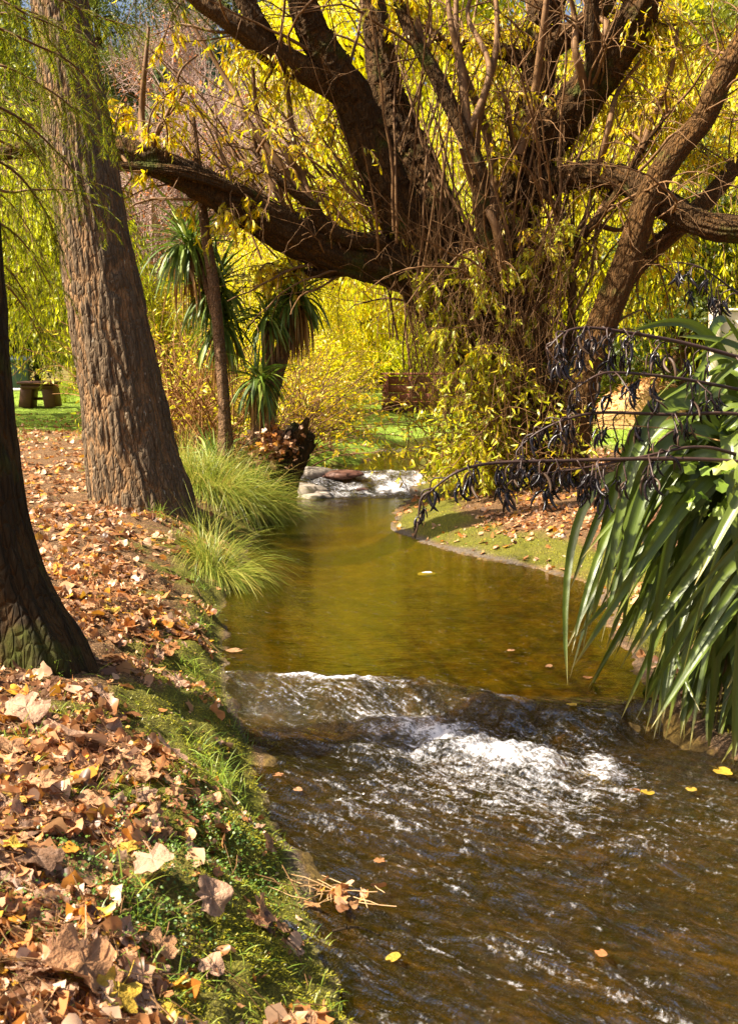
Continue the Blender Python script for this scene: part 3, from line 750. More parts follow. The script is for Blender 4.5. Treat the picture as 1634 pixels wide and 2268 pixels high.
wlimb('limb', [(1262,900,14.9),(1262,720,14.9),(1268,560,14.9),(1245,480,14.9),(1190,410,14.9),(1140,330,14.9),(1120,220,14.9)], [9,9,8,9,9,8,5], 'bark_stem', seed=14, nseg=10)
wlimb('limb', [(1300,215,15.0),(1312,120,14.9),(1310,0,14.8),(1316,-100,14.8)], [22,20,18,10], seed=15, nseg=14)
wlimb('limb', [(850,540,15.0),(770,530,14.8),(715,500,14.7),(690,455,14.6),(620,400,14.5),(560,330,14.5)], [22,22,20,14,10,5], seed=16, nseg=14)
wlimb('limb', [(800,590,15.2),(740,600,15.0),(690,605,14.9),(640,600,14.9)], [22,18,13,6], seed=17, nseg=12)
wlimb('limb', [(1160,680,15.2),(1200,600,15.0),(1290,520,14.8),(1350,450,14.7),(1420,330,14.6),(1480,250,14.6)], [18,14,12,10,7,4], seed=18, nseg=10)
# leaning double stem to the right
LBp = P(1265, 1015, 14.8); LBp[2] = G(LBp[0], LBp[1])
lean = thing('willow_tree', 'smaller willow with two smooth brown stems leaning right over the flax', 'tree', LBp)
ll = []
wlimb('trunk', [(1250,1040,14.8),(1285,890,14.7),(1330,730,14.6),(1385,590,14.5),(1430,450,14.4),(1490,340,14.3),(1555,265,14.2),(1595,180,14.1),(1650,85,14),(1750,-80,13.9)], [56,42,38,34,32,31,29,28,26,18], 'bark_stem', seed=21, parent=lean, store=ll, bk=(18, 3.4, .035), flare=.25)
wlimb('trunk', [(1330,760,14.7),(1375,640,14.8),(1430,570,14.9),(1510,495,15),(1585,420,15.1),(1650,340,15.2),(1760,230,15.3)], [30,25,24,23,21,18,12], 'bark_stem', seed=22, parent=lean, store=ll, bk=(14, 3.4, .035))
wlimb('stem', [(1195,1010,15.0),(1205,900,14.9),(1240,800,14.9),(1262,740,14.9)], [34,28,22,12], seed=23, parent=lean, store=ll)

def nearest(store, p):
    best = None
    for c, r in store:
        d = np.linalg.norm(c - p, axis=1); k = int(d.argmin())
        if best is None or d[k] < best[0]: best = (d[k], c[k])
    return best[1]
def sprays(store, clusters, tw, lf, leafsize=.125, dens=16, lw=.24):
    """leafy boughs: (px, py, depth, radius in metres, number of twigs) each on a branch from the nearest limb"""
    for (px, py, Yd, r, n) in clusters:
        c = P(px, py, Yd); q = nearest(store, c)
        mid = (c + q) / 2 + rng.normal(0, .10, 3) * np.linalg.norm(c - q) + np.array([0, 0, .08])
        cur = spline([q, mid, c + rng.normal(0, .1, 3)], 14)[None]
        tubes(tw, cur, np.linspace(.026, .008, 14)[None] * (1 if r > .4 else .7), 6)
        p0, d0 = along(cur, np.clip(rng.beta(2.2, 1.2, (1, n)), 0, 1))
        p0 = p0[0]; out = rng.normal(0, 1, (n, 3)); out[:, 2] = out[:, 2] * .6 + .1
        t1 = twigs(p0, out + d0[0] * .5, r * rng.uniform(.6, 1.6, n), 7, 1.6, .16)
        tubes(tw, t1, np.repeat(np.linspace(.007, .0025, 7)[None], n, 0), 4)
        m_ = dens
        pp, dd = along(t1, rng.uniform(.15, 1, (n, m_)))
        pp, dd = pp.reshape(-1, 3), dd.reshape(-1, 3)
        X = dd * .5 + rng.normal(0, .45, pp.shape) + np.array([0, 0, -.75])
        sz = leafsize * rng.uniform(.6, 1.25, len(pp))
        scatter(lf, LANCE[0], LANCE[1], pp, X, rng.normal(0, 1, pp.shape), np.stack([sz, sz * lw * rng.uniform(.7, 1.3, len(pp)), sz], 1))
def bare_branches(store, tw, n, Lr, rad, up, droop, sub=3, wig=.16, sel=None):
    cs = [store[i] for i in sel] if sel else store
    w_ = np.array([len(c) for c, r in cs], float); k = rng.choice(len(cs), n, p=w_ / w_.sum())
    p0 = np.zeros((n, 3)); d0 = np.zeros((n, 3))
    for i, q in enumerate(k):
        c, r = cs[q]; j = rng.integers(1, len(c) - 1); t = nrm(c[j + 1] - c[j - 1])
        o = rng.normal(0, 1, 3); o = nrm(o - t * (o @ t)); p0[i] = c[j] + o * r[j] * .8; d0[i] = o * .9 + t * .5 + np.array([0, 0, up])
    L = rng.uniform(*Lr, n)
    t1 = twigs(p0, d0, L, 9, droop, wig)
    tubes(tw, t1, (np.linspace(1, .25, 9)[None] * rng.uniform(.5, 1.2, n)[:, None]) * rad, 5)
    p1, d1 = along(t1, rng.uniform(.2, .95, (n, sub)))
    t2 = twigs(p1.reshape(-1, 3), d1.reshape(-1, 3) + rng.normal(0, .6, (n * sub, 3)), np.repeat(L, sub) * rng.uniform(.25, .6, n * sub), 7, droop, wig * 1.2)
    tubes(tw, t2, np.repeat(np.linspace(1, .35, 7)[None], n * sub, 0) * rad * .32, 4)
    return t1, t2
tw, lf = MB(), MB()
C = []
def field(x0, x1, y0, y1, Y0, Y1, n, r, k):
    for _ in range(n): C.append((rng.uniform(x0, x1), rng.uniform(y0, y1), rng.uniform(Y0, Y1), r * rng.uniform(.7, 1.3), k))
field(250, 420, 200, 300, 13.8, 14.8, 6, .36, 10); field(300, 640, 60, 200, 14, 15.4, 7, .40, 9)
field(450, 700, 180, 330, 14, 15.6, 6, .38, 7); field(470, 680, 340, 480, 14.2, 15.2, 5, .32, 8); field(640, 800, 290, 460, 14.6, 16, 7, .36, 10)
field(560, 700, 590, 640, 14.4, 15, 4, .30, 12); field(270, 340, 410, 430, 13.9, 14.2, 2, .2, 6); field(440, 560, 420, 520, 14, 14.4, 4, .25, 6)
field(700, 830, 430, 540, 15, 16.4, 5, .4, 10)
field(1000, 1160, 40, 220, 14.8, 17, 11, .42, 11); field(1040, 1130, 240, 420, 14.4, 15.2, 4, .3, 5)
field(1370, 1640, 20, 260, 14.5, 17, 20, .50, 16); field(1240, 1420, 190, 330, 14.8, 16.4, 8, .42, 11); field(1270, 1640, 280, 440, 15, 17, 12, .42, 9)
field(1080, 1340, 470, 660, 14.4, 16.6, 14, .36, 9); field(1400, 1560, 540, 700, 15.2, 17, 6, .4, 11); field(880, 960, 10, 120, 14.8, 16, 3, .4, 9)
field(300, 1640, -420, -60, 13.5, 18, 14, .6, 14)
sprays(wl + ll, C, tw, lf, .115, 15, .22)
bare_branches(wl, tw, 190, (.6, 2.4), .022, .55, .3, 4)
bare_branches(wl, tw, 120, (.5, 1.5), .010, -.1, 1.6, 4, .2)
bare_branches(ll, tw, 50, (.5, 1.8), .014, .4, .6, 4)
# straight upright rods that rise from the crown of the trunk
k = 120
p0 = np.stack([rng.uniform(.2, 3.0, k), rng.uniform(14.6, 16.6, k), rng.uniform(1.8, 3.8, k)], 1)
rod = twigs(p0, np.stack([rng.normal(.05, .25, k), rng.normal(0, .2, k), np.ones(k)], 1), rng.uniform(1.5, 4.0, k), 12, -.2, .07)
tubes(tw, rod, np.linspace(1, .3, 12)[None] * rng.uniform(.010, .026, k)[:, None], 6)
# and long rods on the left that lean in over the water toward the limb
k = 46
p0 = np.array([P(rng.uniform(560, 860), rng.uniform(380, 600), rng.uniform(14.6, 16)) for _ in range(k)])
rod = twigs(p0, np.stack([rng.normal(-.75, .3, k), rng.normal(-.1, .25, k), rng.uniform(.5, 1.2, k)], 1), rng.uniform(1.2, 3.2, k), 12, .1, .07)
tubes(tw, rod, np.linspace(1, .25, 12)[None] * rng.uniform(.009, .024, k)[:, None], 6)
for (x0, y0, x1, y1, r_) in [(1090,560,1010,-60,13),(1120,520,1095,-60,12),(1230,300,1215,-80,12),(1010,420,905,-60,15),(960,360,985,-60,12),(1060,300,1075,-60,9),(1265,250,1250,-60,11),(1360,150,1345,-60,10),(1400,330,1500,60,10),(1330,360,1420,130,9),(880,430,770,120,10),(740,480,560,150,10),(680,470,430,60,10),(760,380,590,60,9),(620,430,520,190,7),(340,330,330,60,9),(330,340,440,120,5),(1180,640,1020,330,12),(1300,480,1480,230,10),(1290,600,1440,440,9)]:
    a_, b_ = P(x0, y0, rng.uniform(14.4, 15.4)), P(x1, y1, rng.uniform(14.2, 15.6)); a_ = nearest(wl, a_); m1 = a_ * .6 + b_ * .4 + rng.normal(0, .12, 3)
    tubes(tw, spline([a_, m1, a_ * .3 + b_ * .7 + rng.normal(0, .10, 3), b_], 18)[None], np.linspace(1, .35, 18)[None] * r_ * 14.8 / FPX, 8)
part('twigs', tw, M['twig'], will, kind='stuff')
part('leaves', lf, M['willow_leaf'], will, kind='stuff')
# matted brown shoots hanging round the trunk, and young leafy shoots toward the water
tw, lf = MB(), MB()
k = 1150
p0 = np.array([P(rng.uniform(900, 1250), rng.uniform(540, 930), 15.0 + rng.normal(0, .45)) for _ in range(k)])
u = twigs(p0, np.stack([rng.normal(0, .35, k), rng.normal(-.25, .3, k), rng.choice([-1, .9, 1.1], k)], 1), rng.uniform(.4, 1.3, k), 8, .5, .13)
tubes(tw, u, np.repeat(np.linspace(.0042, .002, 8)[None], k, 0), 3)
k = 420
base = np.stack([WB[0] + rng.normal(-.25, .5, k), WB[1] + rng.normal(-.5, .45, k), WB[2] + rng.uniform(-.1, .9, k)], 1)
u = twigs(base, np.stack([rng.normal(-.10, .38, k), rng.normal(-.35, .4, k), rng.uniform(.3, 1.3, k)], 1), rng.uniform(.6, 1.9, k), 9, 1.0, .12)
tubes(tw, u, np.repeat(np.linspace(.008, .0025, 9)[None], k, 0), 4)
part('shoots', tw, M['twig'], will, kind='stuff')
pp, dd = along(u, rng.uniform(.25, 1, (k, 9)))
pp, dd = pp.reshape(-1, 3), dd.reshape(-1, 3)
keep = rng.uniform(0, 1, len(pp)) < np.where(proj(pp)[0] < 1090, 1, .45); pp, dd = pp[keep], dd[keep]
sz = .115 * rng.uniform(.6, 1.25, len(pp))
scatter(lf, LANCE[0], LANCE[1], pp, dd * .5 + rng.normal(0, .5, pp.shape) + np.array([0, 0, -.5]), rng.normal(0, 1, pp.shape), np.stack([sz, sz * .24, sz], 1))
C = []
field(930, 1090, 640, 770, 14.2, 15.8, 14, .36, 13); field(1040, 1260, 500, 900, 14.3, 14.9, 14, .32, 9); field(930, 1060, 560, 680, 14.4, 15, 5, .3, 8); field(980, 1110, 800, 900, 14.0, 15.4, 8, .36, 14); field(950, 1100, 960, 1070, 13.9, 14.9, 17, .30, 16)
tw = MB(); sprays(wl, C, tw, lf, .108, 18)
part('shoots', tw, M['twig'], will, kind='stuff')
part('shoot_leaves', lf, M['shoot_leaf'], will, kind='stuff')

# ------------------------------------------------------------------ ridged trunk and the dark trunk on the left bank
B2 = P(315, 1105, 11.8); B2[2] = G(B2[0], B2[1])
t2 = thing('poplar_tree', 'tall leaning trunk with deeply ridged grey and orange bark on the left bank', 'tree', B2)
q = [(325,1190,11.8),(312,1100,11.8),(290,1000,11.8),(272,880,11.8),(222,600,11.8),(174,300,11.8),(132,0,11.8),(92,-300,11.8),(40,-800,11.8),(0,-1300,11.8)]
mb = MB(); limb(mb, PP(q), [x * 11.8 / FPX for x in (125,112,100,91,81,71,60,50,34,12)], 260, .02, (44, 2.6, .04), 31, .03, crack=0, flare=.10)
part('trunk', mb, M['bark_poplar'], t2)
tw = MB(); e = PP([(60,-500,11.8),(20,-800,11.8),(0,-1100,11.8)])
k = 26; p0 = np.array(e)[rng.integers(0, 3, k)]
u = twigs(p0, np.stack([rng.normal(0, 1, k), rng.normal(0, 1, k), rng.uniform(.5, 1.5, k)], 1), rng.uniform(1.5, 3.5, k), 9, .2, .1)
tubes(tw, u, np.repeat(np.linspace(.05, .01, 9)[None], k, 0), 6); part('branches', tw, M['bark_dark'], t2)
lf = MB(); pp, dd = along(u, rng.uniform(.3, 1, (k, 16))); pp = pp.reshape(-1, 3)
sz = rng.uniform(.08, .14, len(pp)); scatter(lf, *DIAM[:1], DIAM[1], pp, rng.normal(0, 1, pp.shape), rng.normal(0, 1, pp.shape), np.stack([sz, sz * .8, sz], 1))
part('leaves', lf, M['willow_leaf'], t2, kind='stuff')

B1 = P(40, 1455, 5.8); B1[2] = G(B1[0], B1[1])
t1 = thing('conifer', 'dark shaded trunk cut by the left edge with feathery green boughs above', 'tree', B1)
q = [(75,1540,5.8),(52,1450,5.8),(5,1330,5.8),(-30,1210,5.8),(-55,1060,5.8),(-75,880,5.8),(-92,640,5.8),(-104,400,5.8),(-120,100,5.8),(-150,-400,5.8),(-190,-1000,5.8),(-230,-1700,5.8)]
mb = MB(); c1, r1 = limb(mb, PP(q), [x * 5.8 / FPX for x in (150,134,114,106,102,100,96,93,90,80,60,20)], 120, .02, (22, 2.2, .035), 41, .06, flare=.12, crack=0)
part('trunk', mb, M['bark_dark'], t1)
# feathery boughs: paths in the picture plane at several distances
tw, lf = MB(), MB()
def bough(path, n, L, needle=.045, per=46, store=[(c1, r1)]):
    p = PP(path); s0 = nearest(store, p[0])
    cur = spline([s0] + p if np.linalg.norm(s0 - p[0]) > .2 else p, 26)[None]
    tubes(tw, cur, np.linspace(.013, .003, 26)[None], 6)
    t = rng.uniform(.25, 1, (1, n)); p0, d0 = along(cur, t); p0, d0 = p0[0], d0[0]
    side = np.cross(d0, np.array([0, 0, 1.0])) * rng.choice([-1, 1], n)[:, None]
    u = twigs(p0, d0 * .7 + side * .8 + rng.normal(0, .35, (n, 3)), L * rng.uniform(.5, 1.3, n), 7, 1.6, .10)
    tubes(tw, u, np.repeat(np.linspace(.0028, .0012, 7)[None], n, 0), 3)
    pp, dd = along(u, np.tile(np.linspace(.05, 1, per), (n, 1)))
    sg = np.tile(np.where(np.arange(per) % 2, 1, -1), (n, 1))[..., None]
    sd = nrm(np.cross(dd, np.array([.1, .2, 1.0]) + rng.normal(0, .3, (n, 1, 3))))
    X = dd * .75 + sd * sg * .8 + rng.normal(0, .14, dd.shape)
    pp, X = pp.reshape(-1, 3), X.reshape(-1, 3); sz = needle * rng.uniform(.6, 1.2, len(pp))
    scatter(lf, NEED[0], NEED[1], pp, X, rng.normal(0, .5, pp.shape) + np.array([0, 0, 1.0]), np.stack([sz, np.full(len(pp), .0055), sz], 1))
for path, n, L in [([(-60,100,7.8),(60,170,8),(150,230,8.2),(230,330,8.4)], 30, .4), ([(-60,-60,7.6),(40,20,7.8),(130,60,8),(230,110,8.2)], 34, .42), ([(-80,220,8.8),(0,240,9),(60,290,9.2),(110,380,9.4)], 30, .45), ([(-80,420,9),(0,430,9.2),(60,500,9.4),(110,600,9.6)], 28, .45), ([(-80,-20,9.4),(20,10,9.6),(100,40,9.8),(170,90,10)], 34, .5), ([(-80,560,9.4),(0,580,9.6),(50,640,9.8),(90,730,10)], 26, .45),
    ([(-60,30,6.6),(60,90,6.8),(170,150,7.0),(250,270,7.2)], 26, .34), ([(-60,-80,6.4),(80,-30,6.6),(200,30,6.8),(300,60,7)], 26, .34),
    ([(-70,200,6.4),(40,260,6.6),(120,330,6.8),(190,420,7.0)], 26, .32), ([(-80,330,6.2),(20,370,6.4),(90,450,6.6),(140,560,6.8)], 24, .3),
    ([(-80,120,7.4),(20,150,7.6),(110,200,7.8),(190,260,8)], 26, .36), ([(-80,470,7.2),(10,500,7.4),(70,560,7.6),(120,650,7.8)], 22, .34),
    ([(-80,600,7.4),(0,620,7.6),(60,690,7.8),(100,770,8)], 20, .3), ([(-80,20,8.4),(30,30,8.6),(110,90,8.8),(170,170,9)], 26, .4),
    ([(-80,-180,6.2),(100,-120,6.2),(260,-60,6.2),(420,20,6.2)], 26, .3), ([(0,420,7.6),(80,420,7.8),(180,430,8),(250,520,8.2)], 12, .22),
    ([(-80,280,8.4),(20,290,8.6),(80,340,8.8),(120,420,9)], 26, .4), ([(-90,-300,5.4),(-200,-200,4.9),(-380,-150,4.4),(-520,-60,4)], 30, .4)]:
    bough(path, n, L)
for _ in range(9):                                       # the rest of its crown, above and beside the picture
    a = (rng.uniform(-900, 60), rng.uniform(-900, -250), rng.uniform(4.2, 7))
    bough([(-130,-380 - 40 * _,5.8), ((a[0] - 130) / 2, (a[1] - 380) / 2 - 60, (a[2] + 5.8) / 2), a], 30, .5, .06, 30)
part('branches', tw, M['twig'], t1, kind='stuff'); part('foliage', lf, M['needle'], t1, kind='stuff')

# ------------------------------------------------------------------ cabbage trees
def blade_set(mb, org, d0, L, wd, droop, K=7, wig=.03):
    """narrow folded blades: org (N,3), d0 (N,3), L (N,), wd (N,)"""
    n = len(org); pth = twigs(org, d0, L, K, droop, wig)
    t = nrm(np.gradient(pth, axis=1)); sd = nrm(np.cross(t, np.array([0, 0, 1.0]) + rng.normal(0, .25, (n, 1, 3))))
    s = np.linspace(0, 1, K); pr = np.clip(np.minimum(.45 + 3 * s, 1.25 * (1 - s) ** .6 + .02), 0, 1)
    hw = wd[:, None, None] * pr[None, :, None] * .5
    V = np.stack([pth - sd * hw, pth + sd * hw], 2)
    b = (np.arange(n)[:, None] * K + np.arange(K - 1)[None]) * 2
    f = np.stack([b, b + 1, b + 3, b + 2], -1).reshape(-1, 4)
    mb.add(V.reshape(-1, 3), [f])
def sph(n, zlo, zhi):
    z = rng.uniform(zlo, zhi, n); a = rng.uniform(0, 6.283, n); r = np.sqrt(1 - z * z)
    return np.stack([np.cos(a) * r, np.sin(a) * r, z], 1)
def head(parent, c, n, L, dead, wd=.045, zlo=-.5):
    mb = MB(); d = sph(n, zlo, 1)
    blade_set(mb, c + d * .05 + rng.normal(0, .04, (n, 3)), d, L * rng.uniform(.7, 1.1, n), wd * rng.uniform(.7, 1.2, n), 1.0 + 1.2 * (d[:, 2] < .3))
    part('leaf_head', mb, M['palm_leaf'], parent, kind='stuff')
    if dead:
        mb = MB(); d = sph(dead, -.9, .1)
        blade_set(mb, c + np.array([0, 0, -.12]) + rng.normal(0, .07, (dead, 3)), d, L * rng.uniform(.7, 1.25, dead), wd * .8 * rng.uniform(.6, 1.2, dead), 7.0)
        part('dead_skirt', mb, M['palm_dead'], parent, kind='stuff')
ca = P(500, 985, 14.6); ca[2] = G(ca[0], ca[1])
c1_ = thing('cabbage_tree', 'taller cabbage tree with slim bare trunk and two spiky green heads', 'cabbage tree', ca)
mb = MB(); limb(mb, PP([(502,1010,14.6),(497,900,14.6),(486,760,14.6),(472,620,14.6),(456,520,14.6),(440,380,14.7),(425,250,14.8)]), [x * 14.6 / FPX for x in (16,13.5,12.5,12,11,9,6)], 24, .03, (9, 14, .05), 51, .05, flare=.3)
part('trunk', mb, M['bark_palm'], c1_)
mb = MB(); limb(mb, PP([(478,700,14.8),(450,600,14.9),(418,545,15.0)]), [x * 14.6 / FPX for x in (11,11,10)], 12, .05, (6, 10, .06), 52)
limb(mb, PP([(488,790,14.9),(478,720,15.0),(470,650,15.1)]), [x * 14.6 / FPX for x in (12,11,10)], 12, .05, (6, 10, .06), 53); part('branch', mb, M['bark_palm'], c1_)
head(c1_, P(418,540,15.0), 170, .82, 40); head(c1_, P(472,640,15.2), 190, .80, 0, zlo=-.7); head(c1_, P(492,720,15.3), 90, .75, 40, zlo=-.9)
cb = P(585, 950, 15.2); cb[2] = G(cb[0], cb[1])
c2_ = thing('cabbage_tree', 'cabbage tree with a thick brown skirt of dead hanging leaves', 'cabbage tree', cb)
mb = MB(); limb(mb, PP([(580,985,15.2),(590,900,15.2),(610,830,15.2),(630,760,15.2),(645,690,15.2),(650,640,15.2)]), [x * 15 / FPX for x in (26,22,18,17,16,14)], 20, .04, (7, 12, .06), 54, .06, flare=.3)
limb(mb, PP([(600,860,15.1),(598,780,15.0),(592,710,15.0)]), [x * 15 / FPX for x in (12,10,9)], 12, .05, (6, 10, .06), 55)
part('trunk', mb, M['bark_palm'], c2_)
head(c2_, P(652,655,15.2), 150, .66, 230, zlo=-.3); head(c2_, P(592,705,15.0), 110, .55, 20)
cc_ = P(570, 950, 14.7); cc_[2] = G(cc_[0], cc_[1])
c3_ = thing('cabbage_tree', 'young low cabbage tree drooping beside the old stump', 'cabbage tree', cc_)
mb = MB(); limb(mb, PP([(572,985,14.7),(575,920,14.7),(576,840,14.7)]), [x * 14.6 / FPX for x in (13,11,9)], 12, .04, (6, 10, .06), 56); part('trunk', mb, M['bark_palm'], c3_)
head(c3_, P(575,840,14.7), 110, .62, 40, .04, -.9)
cd_ = P(548, 975, 14.3); cd_[2] = G(cd_[0], cd_[1])
c4_ = thing('cabbage_tree', 'smallest spiky green rosette at the foot of the slim trunk', 'cabbage tree', cd_)
head(c4_, cd_ + np.array([0, 0, .12]), 60, .55, 0, .035, .0)
ce_ = P(470, 960, 14.9); ce_[2] = G(ce_[0], ce_[1])
c5_ = thing('cabbage_tree', 'spiky rosette with pale leaves left of the slim trunk', 'cabbage tree', ce_)
head(c5_, ce_ + np.array([0, 0, .30]), 70, .62, 14, .035, -.2)

# reddish stemmed shrub behind, twiggy thicket over the far bend
def thicket(name, label, cat, x0, x1, py, Y0, Y1, n, Lr, lean_, twm, leafm, nleaf, lsz=.09, r0=.014, sub=3):
    b = P((x0 + x1) / 2, py, (Y0 + Y1) / 2); b[2] = G(b[0], b[1])
    t = thing(name, label, cat, b)
    p0 = np.zeros((n, 3))
    for i_ in range(n):
        yy = rng.uniform(Y0, Y1); xx = (rng.uniform(x0, x1) - 817) / FPX * yy; p0[i_] = (xx, yy, G(xx, yy) - .03)
    L = rng.uniform(*Lr, n)
    u = twigs(p0, np.stack([rng.normal(lean_, .4, n), rng.normal(0, .3, n), np.ones(n)], 1), L, 10, .7, .10)
    mb = MB(); tubes(mb, u, np.linspace(1, .25, 10)[None] * rng.uniform(.6, 1.2, n)[:, None] * r0, 5)
    p1, d1 = along(u, rng.uniform(.25, .95, (n, sub)))
    v = twigs(p1.reshape(-1, 3), d1.reshape(-1, 3) + rng.normal(0, .55, (n * sub, 3)), np.repeat(L, sub) * rng.uniform(.2, .5, n * sub), 7, .8, .15)
    tubes(mb, v, np.repeat(np.linspace(.35, .15, 7)[None] * r0, n * sub, 0), 3)
    part('stems', mb, M[twm], t, kind='stuff')
    pp, dd = along(v, rng.uniform(.2, 1, (n * sub, nleaf))); pp, dd = pp.reshape(-1, 3), dd.reshape(-1, 3)
    sz = lsz * rng.uniform(.6, 1.3, len(pp)); lf = MB()
    scatter(lf, LANCE[0], LANCE[1], pp, dd + rng.normal(0, .6, pp.shape) + np.array([0, 0, -.4]), rng.normal(0, 1, pp.shape), np.stack([sz, sz * .28, sz], 1))
    part('leaves', lf, M[leafm], t, kind='stuff')
thicket('shrub', 'thicket of reddish brown bare stems behind the ridged trunk', 'shrub', 330, 520, 930, 16, 18.5, 210, (1.2, 2.9), -.05, 'twig_red', 'shoot_leaf', 4)
thicket('shrub', 'loose twiggy shrub with gold leaves leaning over the far rapid', 'shrub', 585, 670, 960, 17.5, 20, 120, (1.1, 2.4), .42, 'twig', 'willow_leaf', 9)
thicket('shrub', 'low yellow green shrub on the left side of the upper stream', 'shrub', 670, 735, 940, 21, 24, 90, (.4, .9), .0, 'twig', 'shoot_leaf', 9)

# ------------------------------------------------------------------ tussocks
def tussock(name, label, px, py, Yd, n, L, spread, up, lean_, wd=.006, group=None):
    b = P(px, py, Yd); b[2] = G(b[0], b[1])
    t = thing(name, label, 'grass tussock', b, group)
    mb = MB(); a = rng.uniform(0, 6.283, n); r = np.sqrt(rng.uniform(0, 1, n)) * spread
    o_ = np.stack([b[0] + np.cos(a) * r, b[1] + np.sin(a) * r, np.zeros(n)], 1); o_[:, 2] = ground(o_[:, 0], o_[:, 1]) - .02
    d = np.stack([np.cos(a) * .55 + lean_[0], np.sin(a) * .55 + lean_[1], np.full(n, up)], 1) + rng.normal(0, .22, (n, 3))
    blade_set(mb, o_, d, L * rng.uniform(.55, 1.15, n), np.full(n, wd), rng.uniform(1.4, 3.6, n), 8)
    part('blades', mb, M['sedge'], t, kind='stuff')
G5 = 'sedge tussocks on the left bank'
tussock('sedge_tussock', 'largest soft green tussock between ridged trunk and stump', 470, 1080, 13.6, 3400, .95, .55, 1.0, (.15, -.05), .0055, G5)
tussock('sedge_tussock', 'green tussock leaning over the pool under the old stump', 560, 1090, 14.2, 2600, .85, .42, .9, (.25, -.1), .0055, G5)
tussock('sedge_tussock', 'upright green tussock behind the ridged trunk foot', 420, 1010, 14.4, 2000, .85, .4, 1.1, (.05, 0), .0055, G5)
tussock('sedge_tussock', 'straw tipped tussock hanging from the bank into the pool', 478, 1225, 10.0, 1500, .85, .17, .75, (.30, -.12), .004, G5)

# old leaning stump and rocks by the far rapid
b = P(615, 1085, 15.0); b[2] = G(b[0], b[1])
st_ = thing('tree_stump', 'dark broken stump leaning over the far rapid', 'stump', b)
mb = MB(); limb(mb, PP([(600,1120,15.0),(612,1075,15.0),(634,1025,15.0),(660,975,15.0),(676,950,15.0)]), [x * 15 / FPX for x in (44,40,36,31,22)], 48, .02, (9, 3, .20), 61, .35, flare=.3)
part('trunk', mb, M['bark_stump'], st_)
mb = MB(); limb(mb, PP([(655,975,14.8),(670,950,14.8),(682,925,14.8)]), [x * 15 / FPX for x in (15,12,5)], 14, .03, (6, 3, .2), 62, .3); part('splinter', mb, M['bark_stem'], st_)
def rock(px, py, Yd, r, label, group=None, m='stone', dz=0.0, sq=.55):
    b = P(px, py, Yd); b[2] = max(G(b[0], b[1]), float(zwater(b[0], b[1])) - .05) + dz
    k1, k2 = 14, 22; th = np.linspace(0, math.pi, k1); ph = np.linspace(0, 2 * math.pi, k2, endpoint=False)
    T, Q = np.meshgrid(th, ph, indexing='ij'); v = np.stack([np.sin(T) * np.cos(Q), np.sin(T) * np.sin(Q), np.cos(T)], -1).reshape(-1, 3)
    s_ = rng.uniform(0, 50); rr = 1 + .35 * fbm(v[:, 0] * 1.3 + s_, v[:, 1] * 1.3, v[:, 2] * 1.3, 3)
    v = v * rr[:, None] * r * np.array([1.25, .9, sq]) + b
    i = np.arange(k1 - 1)[:, None] * k2; j = np.arange(k2)[None]; f = np.stack([i + j, i + k2 + j, i + k2 + (j + 1) % k2, i + (j + 1) % k2], -1).reshape(-1, 4)
    mb = MB(); mb.add(v, [f]); o = part('stone', mb, M[m]); tag(o, label, 'stone', group)
G6 = 'stones at the far rapid'
mb = MB(); k = 420; pp = np.array([P(rng.normal(604, 26), rng.normal(985, 22), 14.7 + rng.normal(0, .12)) for _ in range(k)]); sz = rng.uniform(.04, .10, k)
scatter(mb, *crumple(77, 5, 11, 1, .2)[:1], crumple(77, 5, 11, 1, .2)[1], pp, rng.normal(0, 1, (k, 3)), rng.normal(0, .6, (k, 3)) + np.array([0, -.4, .8]), np.repeat(sz[:, None], 3, 1))
part('leaf_pile', mb, M['litter'], st_, label='brown leaves caught behind the broken trunk', kind='stuff')
rock(665, 1068, 16.2, .34, 'big tan boulder beside the dark stump', G6); rock(700, 1075, 15.9, .24, 'tan rock at the left edge of the white rapid', G6)
rock(762, 1056, 16.9, .22, 'flat dark stone on top of the far rapid', G6, 'dark_wood', .14, .3); rock(800, 1082, 16.2, .10, 'small reddish stone in the white rapid', G6, 'dark_wood', .06)
rock(685, 1030, 17.2, .36, 'pale boulder above the white rapid', G6)
rock(945, 1238, 10.4, .075, 'small flat pale stone at the pool edge', None, 'pale_stone', .03, .3)
#--OBJECTS--

# ------------------------------------------------------------------ picnic table, pale bench, footbridge, cream wall, straw mound
b = P(92, 893, 31); zb = G(b[0], b[1]) + .02; b[2] = zb
u1 = 34 / FPX
t = thing('picnic_table', 'dark brown picnic table with thick slab legs on the far left lawn', 'table', b)
for k, (dx, s_) in enumerate([(-.34, 1), (.30, -1)]):
    mb = MB(); box(mb, b + np.array([dx, 0, .30]), (.34, .62, .64), 0, .02, ('Y', .14 * s_)); part('leg', mb, M['dark_wood'], t)
for k in range(4):
    mb = MB(); box(mb, b + np.array([-.02, -.33 + .22 * k, .665]), (1.06, .20, .08), 0, .03); part('plank', mb, M['dark_wood'], t)
mb = MB(); box(mb, b + np.array([-.02, -.30, .56]), (.90, .12, .12), 0, .04); part('rail', mb, M['dark_wood'], t)
mb = MB(); box(mb, b + np.array([-.02, .05, .22]), (.60, .10, .08), 0, .01); part('brace', mb, M['dark_wood'], t)
b = P(30, 890, 37); b[2] = G(b[0], b[1])
t = thing('stone_bench', 'pale low stone bench left of the brown picnic table', 'bench', b)
mb = MB(); box(mb, b + np.array([0, 0, .26]), (1.3, .5, .10), 0, .015); part('seat', mb, M['pale_stone'], t)
for dx in (-.45, .45):
    mb = MB(); box(mb, b + np.array([dx, 0, .09]), (.18, .42, .24), 0, .01); part('leg', mb, M['pale_stone'], t)
b = P(30, 880, 41); b[2] = G(b[0], b[1])
